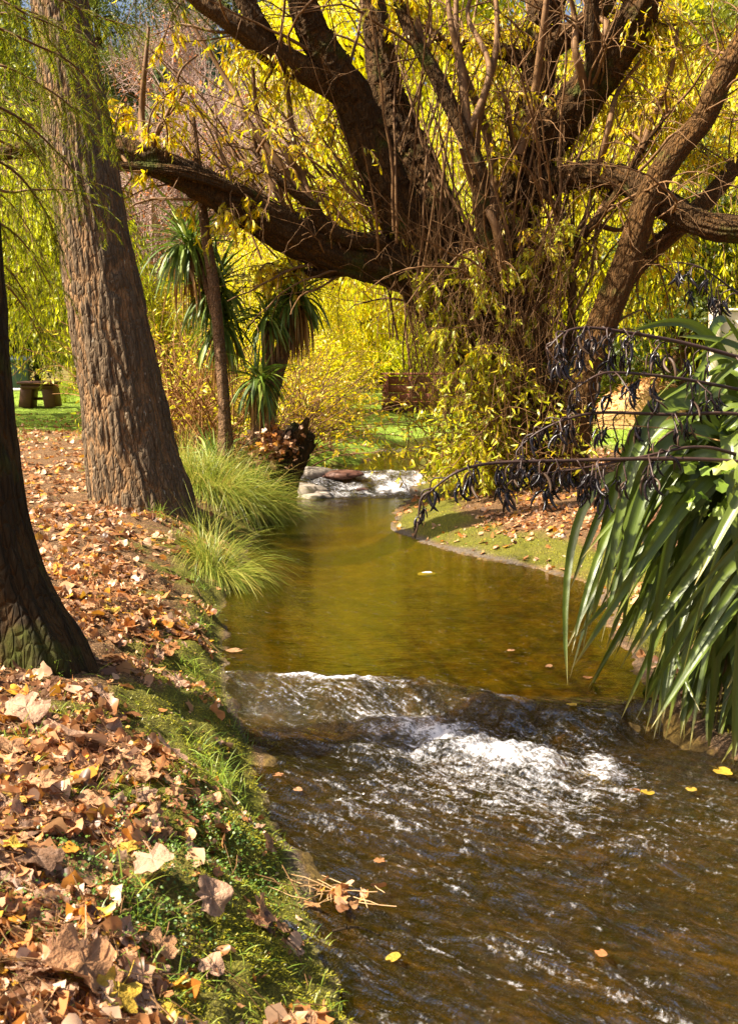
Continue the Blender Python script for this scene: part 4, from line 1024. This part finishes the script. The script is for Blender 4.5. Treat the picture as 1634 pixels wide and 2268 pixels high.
t = thing('garden_shed', 'slate blue grey little shed behind the dark left trunk', 'shed', b)
mb = MB(); box(mb, b + np.array([0, 0, .55]), (1.2, .9, 1.2), .2, .01); part('wall', mb, M['grey_cloth'], t)
mb = MB(); box(mb, b + np.array([0, 0, 1.20]), (1.4, 1.1, .08), .2, .01, ('X', .12)); part('roof', mb, M['grey_cloth'], t)

bx0, by = (846 - 817) / FPX * 30, 30.0
zb = P(950, 912, 30)[2]
t = thing('footbridge', 'low red brown wooden footbridge at the end of the lawn', 'bridge', (bx0 + 1.7, by, zb))
pw = 3.5
for k in range(3):
    mb = MB(); box(mb, (bx0 + pw / 2, by, zb + .40 + .225 * k), (pw, .05, .215), 0, .008); part('board', mb, M['rust_wood'], t)
mb = MB(); box(mb, (bx0 + pw / 2, by, zb + 1.02), (pw + .1, .16, .07), 0, .012); part('top_rail', mb, M['rust_wood'], t)
for k in range(6):
    mb = MB(); box(mb, (bx0 + .12 + k * .65, by - .065, zb + .42), (.11, .07, 1.10), 0, .01); part('post', mb, M['rust_wood'], t)
for k in range(12):
    mb = MB(); box(mb, (bx0 + .15 + k * .292, by + .7, zb + .235), (.28, 1.2, .05), 0, .006); part('deck_board', mb, M['rust_wood'], t)
mb = MB(); box(mb, (bx0 + pw / 2, by + .25, zb + .10), (pw, .14, .20), 0, .01); box(mb, (bx0 + pw / 2, by + 1.15, zb + .10), (pw, .14, .20), 0, .01); part('beam', mb, M['dark_wood'], t)

Yw = 26.0
b = P(1580, 752, Yw); gz = G(b[0], b[1]); zt = P(1580, 678, Yw)[2]
t = thing('garden_wall', 'cream rendered wall with a capped pillar behind the flax', 'wall', (b[0], Yw, gz))
mb = MB(); box(mb, (b[0], Yw, (gz - .2 + zt) / 2), (.22, .26, zt - gz + .2), 0, .012); part('pillar', mb, M['cream'], t)
mb = MB(); box(mb, (b[0], Yw, zt + .02), (.30, .34, .07), 0, .02); box(mb, (b[0], Yw, zt + .075), (.20, .24, .05), 0, .02); part('pillar_cap', mb, M['cream'], t)
mb = MB(); box(mb, (b[0] + 1.72, Yw + .05, (gz - .2 + zt - .12) / 2), (3.2, .16, zt - gz + .08), 0, .01); part('panel', mb, M['cream'], t)
mb = MB(); box(mb, (b[0] + 1.72, Yw + .05, zt - .085), (3.2, .24, .06), 0, .012); part('coping', mb, M['cream'], t)

b = P(1440, 895, 28); b[2] = G(b[0], b[1])
mb = MB(); k1, k2 = 40, 60
th = np.linspace(0, math.pi / 2, k1); ph = np.linspace(0, 2 * math.pi, k2, endpoint=False); T, Q = np.meshgrid(th, ph, indexing='ij')
v = np.stack([np.sin(T) * np.cos(Q) * 1.25, np.sin(T) * np.sin(Q) * .9, np.cos(T) ** .8 * 1.15], -1).reshape(-1, 3)
v *= (1 + .14 * fbm(v[:, 0] * 2, v[:, 1] * 2, v[:, 2] * 2, 4))[:, None]
i = np.arange(k1 - 1)[:, None] * k2; j = np.arange(k2)[None]
mb.add(v + b - np.array([0, 0, .1]), [np.stack([i + j, i + k2 + j, i + k2 + (j + 1) % k2, i + (j + 1) % k2], -1).reshape(-1, 4)])
t = thing('straw_mound', 'orange tan mound of raked straw and leaves behind the flax', 'mound', b)
part('heap', mb, plain_mat('straw', (.40, .20, .07), (.62, .38, .17), 16, .9, .8), t)
k = 2600; qi = rng.integers(0, len(v), k); pp = v[qi] + b - np.array([0, 0, .08]) + rng.normal(0, .02, (k, 3))
mb = MB(); a = rng.uniform(0, 6.28, k); sz = rng.uniform(.06, .22, k)
scatter(mb, DIAM[0], DIAM[1], pp, np.stack([np.cos(a), np.sin(a), rng.normal(0, .3, k)], 1), nrm(v[qi]) + rng.normal(0, .3, (k, 3)), np.stack([sz, np.full(k, .02) + (rng.uniform(0, 1, k) < .25) * .06, sz], 1))
part('straw_stalks', mb, leaf_mat('straw_stalk', [(0, (.42, .20, .06)), (.6, (.62, .40, .18)), (1, (.66, .28, .05))], .15), t, kind='stuff')

# ------------------------------------------------------------------ the flax bush: every blade a part
fb = np.array([2.55, 6.55, 0.0]); fb[2] = G(fb[0], fb[1])
flax = thing('flax_bush', 'large flax bush with long arching green blades and dark seed stalks', 'flax', fb)
def flax_blade(p0, p1, p2, p3, wd, roll, dead=False, K=22, fold=.22):
    s_ = np.linspace(0, 1, K)[:, None]
    c = (1 - s_)**3 * p0 + 3 * (1 - s_)**2 * s_ * p1 + 3 * (1 - s_) * s_**2 * p2 + s_**3 * p3
    t_ = nrm(np.gradient(c, axis=0)); rf = np.array([math.cos(roll) * .45, -abs(math.sin(roll * 3.7)) * 1.3 - .15, .75])
    sd = nrm(np.cross(t_, rf)); tw_ = np.linspace(0, rng.normal(0, .5), K)[:, None]
    up = np.cross(sd, t_); sd, up = sd * np.cos(tw_) + up * np.sin(tw_), up * np.cos(tw_) - sd * np.sin(tw_)
    s = s_[:, 0]; w_ = wd * np.clip(np.minimum(.55 + 1.6 * s, 1.35 * (1 - s) ** .5), 0, 1)
    ac = np.array([-1, -.5, 0, .5, 1.0]); pr = np.abs(ac) * fold
    V = c[:, None] + sd[:, None] * (w_[:, None] * ac * .5)[..., None] + up[:, None] * (w_[:, None] * pr)[..., None]
    n_ = len(ac); i = np.arange(K - 1)[:, None] * n_; j = np.arange(n_ - 1)[None]
    mb = MB(); mb.add(V.reshape(-1, 3), [np.stack([i + j, i + j + 1, i + n_ + j + 1, i + n_ + j], -1).reshape(-1, 4)], across=np.tile(ac, K), along=np.repeat(s, n_))
    return part('dead_leaf' if dead else 'leaf', mb, M['flax_dead' if dead else 'flax'], flax, label='dry tan blade hanging in the flax' if dead else None)
def flax_to(px, py, Yt, apx, apy, aY, wd=.085, dead=False):
    tip = P(px, py, Yt); ap = P(apx, apy, aY); p0 = fb + np.array([rng.normal(0, .16), rng.normal(0, .22), .02])
    p0[2] = G(p0[0], p0[1])
    # cubic whose middle passes near the apex
    mid = ap; q = (8 * mid - p0 - tip) / 6
    ax_ = (tip - p0) * np.array([1, 1, 0])
    flax_blade(p0, q - ax_ * .24, q + ax_ * .24, tip, wd, rng.uniform(0, 6.28), dead)
TIPS = [(1242,1435),(1262,1515),(1300,1555),(1340,1450),(1385,1470),(1400,1622),(1452,1560),(1482,1628),(1555,1702),(1600,1690),(1268,1330),(1300,1270),(1325,1400),(1430,1500),(1516,1610),(1545,1560),(1620,1760),(1580,1640),(1360,1350),(1288,1470),(1500,1480),(1440,1640),(1340,1250),(1660,1790)]
for k in range(118):
    tx, ty = TIPS[k % len(TIPS)] if k < 30 else (rng.uniform(1270, 1720), rng.uniform(1280, 1660))
    if k >= 30 and tx < 1400 and ty > 1480: ty -= 180
    tx += rng.normal(0, 10); ty += rng.normal(0, 14)
    Yt = rng.uniform(5.5, 6.9)
    ty = min(ty, 1134 + 0 + (1600 if tx > 1500 else 1560) - 1134 + 110)
    f = rng.uniform(.34, .85) if k % 5 or tx < 1530 else rng.uniform(-.25, .05)
    apx = tx + (1850 - tx) * f + rng.normal(0, 25); apy = ty - rng.uniform(300, 560) * (.75 + .25 * (tx < 1450)) - 30
    apy = max(apy, 900 + rng.normal(0, 50))
    flax_to(tx, ty, Yt, apx, apy, rng.uniform(5.9, 6.9), rng.uniform(.075, .130))
for k in range(16):                      # long blades that reach the water
    tx = rng.uniform(1390, 1650); ty = 1600 + (tx - 1390) * .5 + rng.uniform(-25, 25)
    flax_to(tx, ty, rng.uniform(5.7, 6.2), tx + (1850 - tx) * rng.uniform(.3, .6), ty - rng.uniform(480, 640), rng.uniform(6.0, 6.6), rng.uniform(.10, .135))
for k in range(34):                      # blades that reach out level and to the back, showing their sheen
    tx, ty = rng.uniform(1440, 1600), rng.uniform(870, 1200)
    flax_to(tx, ty, rng.uniform(5.8, 7.4), rng.uniform(1620, 1760), ty - rng.uniform(30, 150), rng.uniform(6.2, 7.2), rng.uniform(.06, .09))
for (tx, ty, ax_, ay_) in [(1600,690,1700,900),(1395,735,1600,790),(1660,560,1730,900),(1500,745,1700,850),(1740,520,1780,900)]:
    flax_to(tx, ty, 6.3, ax_, ay_, 6.5, .075)
for k in range(16):
    flax_to(rng.uniform(1560, 1700), rng.uniform(1560, 1720), rng.uniform(6.0, 6.6), rng.uniform(1660, 1780), rng.uniform(1250, 1420), 6.5, rng.uniform(.02, .05), True)
# flower stalks with hanging black pods
def pod_mesh(seed):
    r_ = np.random.default_rng(seed); K, n_ = 9, 6; s = np.linspace(0, 1, K); L = r_.uniform(.075, .105); cv = r_.uniform(1.0, 1.9)
    a = s * cv; c = np.stack([L * s * np.cos(a * .6) , np.zeros(K), -L * s * np.sin(a) * .9], 1)
    tw_ = r_.uniform(0, .5); rad = .0075 * np.sin(np.clip(s * .93 + .06, 0, 1) * math.pi) ** .65 + .0007
    t_ = nrm(np.gradient(c, axis=0)); v_ = np.array([0, 1.0, 0]); w_ = np.cross(t_, v_)
    th = np.arange(n_) * 2 * math.pi / n_
    V = c[:, None] + rad[:, None, None] * (np.cos(th + tw_)[None, :, None] * v_ * .8 + np.sin(th + tw_)[None, :, None] * w_[:, None])
    i = np.arange(K - 1)[:, None] * n_; j = np.arange(n_)[None]
    mb = MB(); mb.add(V.reshape(-1, 3), [np.stack([i + j, i + (j + 1) % n_, i + n_ + (j + 1) % n_, i + n_ + j], -1).reshape(-1, 4), np.arange(n_)[None], ((K - 1) * n_ + np.arange(n_))[None]])
    return mb.mesh('seed_pod', M['pod_dry' if seed == 4 else 'pod'])
PODS = [pod_mesh(i) for i in range(6)]
def flower_stalk(path, r0, pods, m='stalk', lab=None):
    p = PP(path); mb = MB(); c, rr = limb(mb, p, np.linspace(r0, r0 * .35, len(p)), 8, .04, (4, 3, .05), rng.uniform(0, 9), .03)
    px = np.array([proj(q)[0] for q in c])
    ped = []
    s_ = part('flower_stalk', mb, M[m], flax, label=lab)
    mb2 = MB()
    for (x0, x1, n_) in pods:
        for q in range(n_):
            x = x0 + (x1 - x0) * (q + rng.uniform(.1, .9)) / n_; k = int(np.abs(px - x).argmin()); o_ = c[k]
            e_ = o_ + np.array([rng.normal(-.03, .035), rng.normal(0, .05), -rng.uniform(.03, .16)])
            tubes(mb2, spline([o_, (o_ + e_) / 2 + np.array([rng.normal(-.02, .01), 0, .03]), e_], 6)[None], np.full((1, 6), .0045), 5)
            for z in range(rng.integers(4, 7)):
                ob = bpy.data.objects.new('seed_pod', PODS[rng.integers(0, 6)]); COL.objects.link(ob); ob.parent = s_
                az = rng.normal(math.pi if rng.uniform() < .72 else 0, .8)
                ob.location = e_ - fb + rng.normal(0, .010, 3); ob.rotation_euler = (rng.normal(0, .4), rng.uniform(.1, 1.3), az); ob.scale = (rng.uniform(.55, 1.2),) * 3
    if mb2.n: part('pedicels', mb2, M['stalk'], s_, kind='stuff')
flower_stalk([(1830,850,6.4),(1640,793,6.1),(1500,757,6.0),(1380,735,5.9),(1300,726,5.85),(1250,736,5.8),(1212,772,5.8)], .014, [(1215,1420,22),(1440,1640,7)])
flower_stalk([(1830,905,6.4),(1640,864,6.1),(1500,838,5.9),(1380,826,5.8),(1325,830,5.75),(1262,868,5.75)], .012, [(1265,1400,6),(1400,1620,8)])
flower_stalk([(1830,960,6.3),(1640,918,6.0),(1480,918,5.9),(1330,914,5.8),(1250,930,5.7),(1190,958,5.7),(1150,990,5.7)], .012, [(1150,1300,9),(1300,1560,8)])
flower_stalk([(1830,1060,6.3),(1640,990,6.0),(1565,970,6.0),(1480,950,5.9),(1300,937,5.8)], .0065, [], 'stalk_tan', 'thin tan flower stalk without pods')
flower_stalk([(1830,1080,6.2),(1640,1010,5.9),(1540,990,5.8),(1420,1012,5.7),(1300,1035,5.6),(1180,1052,5.6)], .012, [(1220,1520,11)])
flower_stalk([(1830,1050,6.1),(1640,1024,5.8),(1480,1016,5.7),(1260,1020,5.6),(1100,1025,5.6),(1020,1042,5.5),(965,1078,5.5),(938,1108,5.5)], .013, [(935,1080,6),(1090,1340,20)])
flower_stalk([(1830,800,6.9),(1700,700,6.8),(1620,640,6.7),(1550,592,6.6),(1490,580,6.6)], .010, [(1510,1650,9)])
# a few vine leaves in the flax
mb = MB(); k = 40; pp = np.array([P(rng.uniform(1490, 1640), rng.uniform(1020, 1140), rng.uniform(5.7, 6.1)) for _ in range(k)])
tv, tf = crumple(5, 5, 13, 1, .1); scatter(mb, tv, tf, pp, rng.normal(0, 1, (k, 3)), np.array([-.3, -.5, .8]) + rng.normal(0, .3, (k, 3)), np.repeat(rng.uniform(.05, .10, k)[:, None], 3, 1))
tag(part('vine_leaves', mb, M['grass'], None), 'small bright green vine leaves climbing in the flax', 'vine', kind='stuff')

# ------------------------------------------------------------------ fallen leaves
def surf_normal(x, y, e=.04):
    dx = (ground(x + e, y) - ground(x - e, y)) / (2 * e); dy = (ground(x, y + e) - ground(x, y - e)) / (2 * e)
    return nrm(np.stack([-dx, -dy, np.ones_like(dx)], -1))
def bank_points(n, side, y0, y1, power=1.0, umin=-.40, umax=.45, dmin=.12):
    out = []
    while sum(map(len, out)) < n:
        k = n * 2; u = rng.uniform(0, 1, k); y = y0 * (y1 / y0) ** (u ** power); x = rng.uniform(umin, umax, k) * (y + .4)
        d = dleft(x, y) if side < 0 else dright(x, y)
        dens = np.clip(.30 + 1.0 * fbm(x * 1.9, y * 1.9, 30, 3) + sm(.3, 1.0, d) * .55, .04, 1)
        if side > 0: dens = dens * (.42 + .58 * sm(.5, 1.3, d))
        dens = dens * np.where((side < 0) & (y < 7), 1 - .72 * sm(.25, .7, patches(x, y)[0]), 1)
        ok = (d > dmin) & (rng.uniform(0, 1, k) < dens) & (y < 30 - 8 * rng.uniform(0, 1, k))
        out.append(np.stack([x[ok], y[ok]], 1))
    return np.concatenate(out)[:n]
TPL = [crumple(100 + i, [5, 3, 5, 2, 5, 4][i % 6], 13, 2, .12) for i in range(12)]
def litter(name, pts, s0, s1, label, lift=.13):
    mb = MB(); g_ = rng.integers(0, len(TPL), len(pts))
    for q in range(len(TPL)):
        p_ = pts[g_ == q]; k = len(p_); x, y = p_[:, 0], p_[:, 1]
        nz = nrm(surf_normal(x, y) + rng.normal(0, lift, (k, 3))); sz = (s0 + (s1 - s0) * rng.beta(1.3, 2.2, k)); 
        z = ground(x, y) + .010 + sz * rng.uniform(.0, .10, k); a = rng.normal(0, 1, (k, 3))
        scatter(mb, TPL[q][0], TPL[q][1], np.stack([x, y, z], 1), a, nz, np.stack([sz, sz * rng.uniform(.55, 1, k), sz * rng.uniform(.5, 1.6, k)], 1))
    return tag(part(name, mb, M['litter'], None), label, 'leaf litter', kind='stuff')
pl_ = bank_points(12500, -1, 2.1, 29, .9)
litter('leaf_litter', pl_, .035, .135, 'carpet of crisp brown and tan leaves on the left bank')
pr_ = bank_points(12000, 1, 6.0, 20, .8, -.05, .5, .08)
litter('leaf_litter', pr_, .04, .11, 'brown fallen leaves under the willow on the right bank', .2)
pn = bank_points(16000, -1, 2.0, 9, 1.0)
litter('leaf_litter', pn, .012, .045, 'small broken leaf crumbs on the near left bank', .5)
# straw-like twiglets among the leaves
pt = np.concatenate([bank_points(2600, -1, 2.1, 14, 1.0), bank_points(700, 1, 6, 18, 1, -.05, .5)]); k = len(pt)
a = rng.uniform(0, 6.28, k); L = rng.uniform(.04, .22, k); e = np.stack([np.cos(a), np.sin(a)], 1) * L[:, None]
q0 = np.stack([pt[:, 0], pt[:, 1], ground(pt[:, 0], pt[:, 1]) + rng.uniform(.01, .05, k)], 1); p1 = pt + e
q1 = np.stack([p1[:, 0], p1[:, 1], ground(p1[:, 0], p1[:, 1]) + rng.uniform(.005, .04, k)], 1)
mb = MB(); tubes(mb, np.stack([q0, (q0 + q1) / 2 + rng.normal(0, .008, (k, 3)), q1], 1), np.full((k, 3), .0016) * rng.uniform(.6, 1.6, (k, 1)), 3)
tag(part('twig_litter', mb, M['twig'], None), 'fine dry twigs and stalks scattered among the leaves', 'twigs', kind='stuff')

HT = [crumple(300 + i, [5, 5, 3, 5, 4, 2, 5, 3][i], 21, 4, .20) for i in range(8)]
CN = list(LEAFC); CW = [.36, .30, .10, .10, .07, .07]
HM = {}
def hero_mesh(q, c):
    if (q, c) not in HM:
        mb = MB(); mb.add(HT[q][0], HT[q][1])
        if q not in (1, 5): tubes(mb, np.array([[(-.12, 0, .0), (-.45, .03, .03), (-.75, -.03, .10)]]), np.array([[.016, .014, .012]]), 4)
        HM[(q, c)] = mb.mesh('fallen_leaf', M['leaf_' + c])
    return HM[(q, c)]
MARKS = [(P(310, 1150, 11), 'below the ridged trunk'), (P(130, 1480, 5.6), 'at the foot of the dark left trunk'), (P(480, 1330, 9), 'above the straw tipped tussock'), (P(500, 1480, 7), 'on the bank edge by the sill'), (P(560, 1700, 5.3), 'on the moss beside the foam'), (P(250, 1900, 3.9), 'on the mossy hump at mid bank'), (P(620, 2150, 3.4), 'on the green moss edge near the water'), (P(60, 2200, 2.8), 'in the bottom left corner'), (P(330, 2230, 2.8), 'on the lower bank near the yellow leaf'), (P(60, 1720, 4.7), 'by the left picture edge below the dark trunk'), (P(300, 1650, 5), 'on the bare soil right of the dark trunk'), (P(430, 1950, 3.8), 'among the clover on the bank'), (P(120, 1050, 16), 'on the sunny far slope of the bank')]
SHAPE = ['curled', 'flat', 'forked', 'cupped', 'ragged', 'rolled', 'lobed', 'pointed']
def hero(x, y, sz, c, q, label=None, z=None, nz=None, az=None):
    o_ = bpy.data.objects.new('fallen_leaf', hero_mesh(q, c)); COL.objects.link(o_)
    n_ = nrm((surf_normal(np.array([x]), np.array([y]))[0] if nz is None else nz) + rng.normal(0, .15 if z is None else .03, 3))
    a = rng.uniform(0, 6.28) if az is None else az; X = np.array([math.cos(a), math.sin(a), 0]); Yv = nrm(np.cross(n_, X)); X = np.cross(Yv, n_)
    zz = G(x, y) + (.05 if label else .015) + sz * rng.uniform(.02, .09) if z is None else z
    mtx = Matrix.Identity(4)
    fl = rng.uniform(.7, 1) ; kz = rng.uniform(.6, 1.4) if z is None else .25
    for r_ in range(3): mtx[r_][0] = X[r_] * sz; mtx[r_][1] = Yv[r_] * sz * fl; mtx[r_][2] = n_[r_] * sz * kz; mtx[r_][3] = (x, y, zz)[r_]
    o_.matrix_world = mtx
    if label is None:
        k = int(np.argmin([np.linalg.norm((m_[0] - np.array([x, y, zz])) * np.array([1, .8, .5])) for m_ in MARKS]))
        dirw = ['pointing right', 'pointing away', 'pointing left', 'pointing nearer'][int(((a if az is None else az) + .785) // 1.571) % 4]; label = ('large ' if sz > .17 else 'small ' if sz < .12 else '') + SHAPE[q] + ' ' + c + ' leaf ' + dirw + ' ' + MARKS[k][1]
    return tag(o_, label, 'leaf', 'fallen leaves on the left bank')
ph_ = bank_points(280, -1, 2.15, 7.5, 1.0, -.36, .4, .15)
for x, y in ph_:
    hero(x, y, rng.uniform(.07, .135) * (1.2 if y > 4 else 1), rng.choice(CN, p=CW), int(rng.integers(0, 8)))
for (px, py, pxw, c, q, lab) in [
    (190,2190,230,'tan',0,'largest tan fallen leaf at the bottom left, face up'), (265,2240,150,'yellow',3,'bright yellow fallen leaf at the bottom edge'),
    (30,1905,90,'yellow',1,'yellow brown fallen leaf at the left edge of the picture'), (60,1600,120,'pinkish',6,'wide pinkish fallen leaf just below the dark trunk'),
    (185,1665,150,'pinkish',0,'large pinkish curled leaf in the sun below the dark trunk'), (30,1680,100,'tan',1,'broad pale leaf at the left edge of the bank'),
    (380,1690,110,'pinkish',3,'cupped pale leaf standing upright on the moss'), (95,1765,110,'tan',3,'domed tan leaf in the sun at the left'),
    (340,1940,110,'pinkish',6,'grey pink lobed leaf on the dark soil at mid bank'), (470,2020,110,'pinkish',4,'ragged grey pink leaf at the lower bank'),
    (360,2130,120,'tan',0,'curled tan leaf near the lowest moss'), (585,2045,90,'tan',1,'flat tan leaf among the moss near the water'), (230,1560,70,'pinkish',3,'small curled pale leaf right below the dark trunk'),
    (85,1935,140,'brown',6,'wide grey brown lobed leaf at the left')]:
    d = ray(px, py); s_ = np.linspace(2.2, 9, 500); zz = CAM[2] + d[2] * s_; k = int(np.argmax(zz < ground(d[0] * s_, d[1] * s_)))
    x, y = d[0] * s_[k], d[1] * s_[k]; hero(x, y, pxw * s_[k] / FPX * .86, c, q, lab)
for (px, py, pxw, c, q, lab) in [
    (1600,1708,52,'yellow',2,'orange yellow leaf floating under the lowest flax blades'), (1190+240,1755,40,'yellow',7,'small yellow leaf floating right of the foam'), (1530,1748,30,'yellow',7,'yellow pointed leaf floating near the right picture edge'),
    (1395,1752,44,'rusty',5,'rusty rolled leaf floating at the right'), (870,2120,44,'yellow',5,'bright yellow narrow leaf floating near the bottom'), (840,1905,28,'rusty',3,'small rusty leaf floating below the foam at left'),
    (615,1715,30,'rusty',3,'orange red curled leaf at the water edge'), (660,1748,26,'tan',2,'tan narrow leaf floating by the left bank'), (1330,2110,36,'rusty',5,'rusty leaf half sunk in the lower ripples'), (520,1440,40,'tan',2,'tan leaf sticking out over the pool edge'),
    (1215,1475,24,'tan',5,'tiny tan leaf drifting on the pool'), (1300,1500,22,'rusty',2,'tiny rusty leaf drifting on the dark side of the pool'), (1130,1440,22,'tan',7,'tiny pale leaf drifting mid pool'), (1265,1560,24,'yellow',5,'tiny yellow leaf drifting above the sill')]:
    z_ = -.14 if py > 1600 else 0.0; q_ = W(px, py, z_ + .02)
    o_ = hero(q_[0], q_[1], max(.05, pxw * q_[1] / FPX), c, q, lab, q_[2], np.array([0, 0, 1.0])); o_['group'] = 'leaves floating on the stream'
# drift of sticks and leaves caught in the shallows
b = W(745, 1990, -.12); t = thing('leaf_drift', 'small raft of tan leaves and straw stuck in the shallows', 'drift', b)
mb = MB(); k = 26; pp = np.array(b) + rng.normal(0, 1, (k, 3)) * np.array([.07, .06, .006]) + np.array([0, 0, .02])
for q in range(4): scatter(mb, TPL[q][0], TPL[q][1], pp[q::4], rng.normal(0, 1, (len(pp[q::4]), 3)), np.array([0, 0, 1.0]) + rng.normal(0, .3, (len(pp[q::4]), 3)), np.repeat(rng.uniform(.03, .08, len(pp[q::4]))[:, None], 3, 1))
part('leaves', mb, M['litter'], t, kind='stuff')
mb = MB(); k = 24; p0 = np.array(b) + rng.normal(0, 1, (k, 3)) * np.array([.08, .06, .004]) + np.array([0, 0, .03]); u = twigs(p0, rng.normal(0, 1, (k, 3)) * np.array([1, 1, .1]), rng.uniform(.06, .2, k), 4, 0, .1); tubes(mb, u, np.full((k, 4), .0022), 4)
part('straws', mb, M['flax_dead'], t, kind='stuff')
p0 = W(735, 2062, -.10); p1 = W(842, 2072, -.11); mb = MB(); limb(mb, [p0, (p0 + p1) / 2 + np.array([0, .01, .02]), p1], [.006, .005, .003], 7, .02)
tag(part('stick', mb, M['bark_dark'], None), 'thin dark stick lying across the silt at the water edge', 'stick')

# ------------------------------------------------------------------ grass, moss, clover
def blades(name, pts, L, wd, mt, label, cat, spread=.6, K=4, kind='stuff', droop=1.2):
    k = len(pts); mb = MB(); o_ = np.stack([pts[:, 0], pts[:, 1], ground(pts[:, 0], pts[:, 1]) - .005], 1)
    d = nrm(surf_normal(pts[:, 0], pts[:, 1])) + rng.normal(0, spread, (k, 3)); d[:, 2] = np.abs(d[:, 2])
    blade_set(mb, o_, d, L * rng.uniform(.5, 1.3, k), np.full(k, wd), droop, K, .12)
    return tag(part(name, mb, M[mt], None), label, cat, kind=kind)
def masked(n, side, y0, y1, f):
    out = []
    while sum(map(len, out)) < n:
        k = n * 3; y = y0 * (y1 / y0) ** rng.uniform(0, 1, k); x = rng.uniform(-.42, .5, k) * (y + .4)
        d = dleft(x, y) if side < 0 else dright(x, y); w_ = f(x, y, d); ok = (d > .03) & (rng.uniform(0, 1, k) < w_); out.append(np.stack([x[ok], y[ok]], 1))
    return np.concatenate(out)[:n]
blades('moss', masked(60000, -1, 2.2, 9, lambda x, y, d: patches(x, y)[0] * (.15 + 1.2 * sm(-.3, .5, fbm(x * 9, y * 9, 40, 2)))), .018, .0045, 'mossy', 'bright moss along the near edge of the left bank', 'moss', .7, 3)
blades('moss', masked(22000, 1, 6, 15, lambda x, y, d: patches(x, y)[0]), .026, .006, 'mossy', 'yellow green moss strip along the right bank', 'moss', .7, 3)
blades('lawn_grass', masked(30000, -1, 17, 40, lambda x, y, d: patches(x, y)[2]), .06, .014, 'grass', 'sunlit lawn grass on the far left', 'grass', .5, 3)
blades('lawn_grass', masked(30000, 1, 18, 40, lambda x, y, d: patches(x, y)[2]), .07, .014, 'grass', 'sunlit lawn grass beyond the willow', 'grass', .5, 3)
blades('thin_grass', masked(2600, -1, 2.2, 14, lambda x, y, d: .2 + .8 * patches(x, y)[0]), .07, .0035, 'grass', 'thin scattered grass among the leaves on the left bank', 'grass', .6, 4)
TUF = [(205,1045,13,.22,90,'bright tuft at the foot of the ridged trunk, left side'), (245,1060,12.6,.2,70,'small bright tuft in front of the ridged trunk'), (350,1140,11,.22,60,'tuft under the right root of the ridged trunk'), (430,1160,10.6,.3,50,'tall thin tuft beside the ridged trunk root'),
       (120,1490,5.6,.14,70,'green tuft at the foot of the dark left trunk'), (90,1470,5.6,.12,40,'little tuft hugging the dark left trunk'), (500,1745,4.7,.20,90,'fresh bright green tuft on the moss slope'), (450,1680,5.1,.17,60,'bright tuft on the crest of the bank'), (540,1640,5.4,.13,40,'thin tuft near the sill on the bank'),
       (430,1290,9.1,.16,50,'tuft among the leaves left of the straw tussock'), (440,1390,8,.14,60,'tuft on the bank edge above the pool'), (420,1480,7,.14,60,'tuft on the mossy edge near the sill'), (300,2030,3.5,.16,40,'pale thin tuft at the lower bank'), (240,1750,4.6,.12,40,'tuft at mid bank among big leaves'), (390,1190,10.2,.16,40,'tuft below the root of the ridged trunk'), (60,1640,5,.12,40,'tuft by the left picture edge'), (340,2170,3,.13,30,'sparse tuft near the bottom of the bank')]
for px, py, Yd, L, n_, lab in TUF:
    d = ray(px, py); s_ = np.linspace(2.2, 16, 900); zz = CAM[2] + d[2] * s_; k = int(np.argmax(zz < ground(d[0] * s_, d[1] * s_)))
    x, y = d[0] * s_[k], d[1] * s_[k]
    o_ = np.stack([x + rng.normal(0, .05, n_), y + rng.normal(0, .05, n_)], 1); b = np.array([x, y, G(x, y)])
    t = thing('grass_tuft', lab, 'grass tuft', b, 'grass tufts on the left bank'); mb = MB()
    blade_set(mb, np.stack([o_[:, 0], o_[:, 1], ground(o_[:, 0], o_[:, 1]) - .01], 1), rng.normal(0, .6, (n_, 3)) + np.array([0, 0, 1.2]), L * rng.uniform(.5, 1.2, n_), np.full(n_, .0045), 1.6, 6)
    part('blades', mb, M['grass'], t, kind='stuff')
mb = MB(); cc = [(310,1830),(270,2030),(120,2020),(420,1900),(380,2040),(560,1960),(200,1970),(440,1800),(500,1880),(150,1890),(330,2080)]
tv = np.array([(0, 0, 0)] + [(math.cos(a) * .5, math.sin(a) * .5, .06 * math.cos(2 * a)) for a in np.arange(7) * 2 * math.pi / 7]); tf = [[[0, 1 + j, 1 + (j + 1) % 7] for j in range(7)]]
for px, py in cc:
    d = ray(px, py); s_ = np.linspace(2.2, 9, 500); zz = CAM[2] + d[2] * s_; k = int(np.argmax(zz < ground(d[0] * s_, d[1] * s_))); x, y = d[0] * s_[k], d[1] * s_[k]
    n_ = 320; xx, yy = x + rng.normal(0, .08, n_), y + rng.normal(0, .11, n_)
    scatter(mb, tv, tf, np.stack([xx, yy, ground(xx, yy) + rng.uniform(.005, .035, n_)], 1), rng.normal(0, 1, (n_, 3)), np.array([0, 0, 1.0]) + rng.normal(0, .4, (n_, 3)), np.repeat(rng.uniform(.007, .014, n_)[:, None], 3, 1))
tag(part('clover', mb, M['clover'], None), 'patches of small round clover leaves on the left bank', 'clover', kind='stuff')

# labels that still coincide are told apart by their place from left to right
bpy.context.view_layer.update()
same = {}
for o_ in bpy.data.objects:
    if o_.parent is None and o_.get('label'): same.setdefault(o_['label'], []).append(o_)
ORD = ['first', 'second', 'third', 'fourth', 'fifth', 'sixth', 'seventh']
for lab, os_ in same.items():
    if len(os_) > 1:
        os_.sort(key=lambda q: proj(np.array(q.matrix_world.translation))[0])
        for k, q in enumerate(os_):
            q['label'] = lab + (', left' if k == 0 else ', right' if k == len(os_) - 1 else ', middle' if len(os_) == 3 else ', ' + ORD[min(k, 6)] + ' from left')
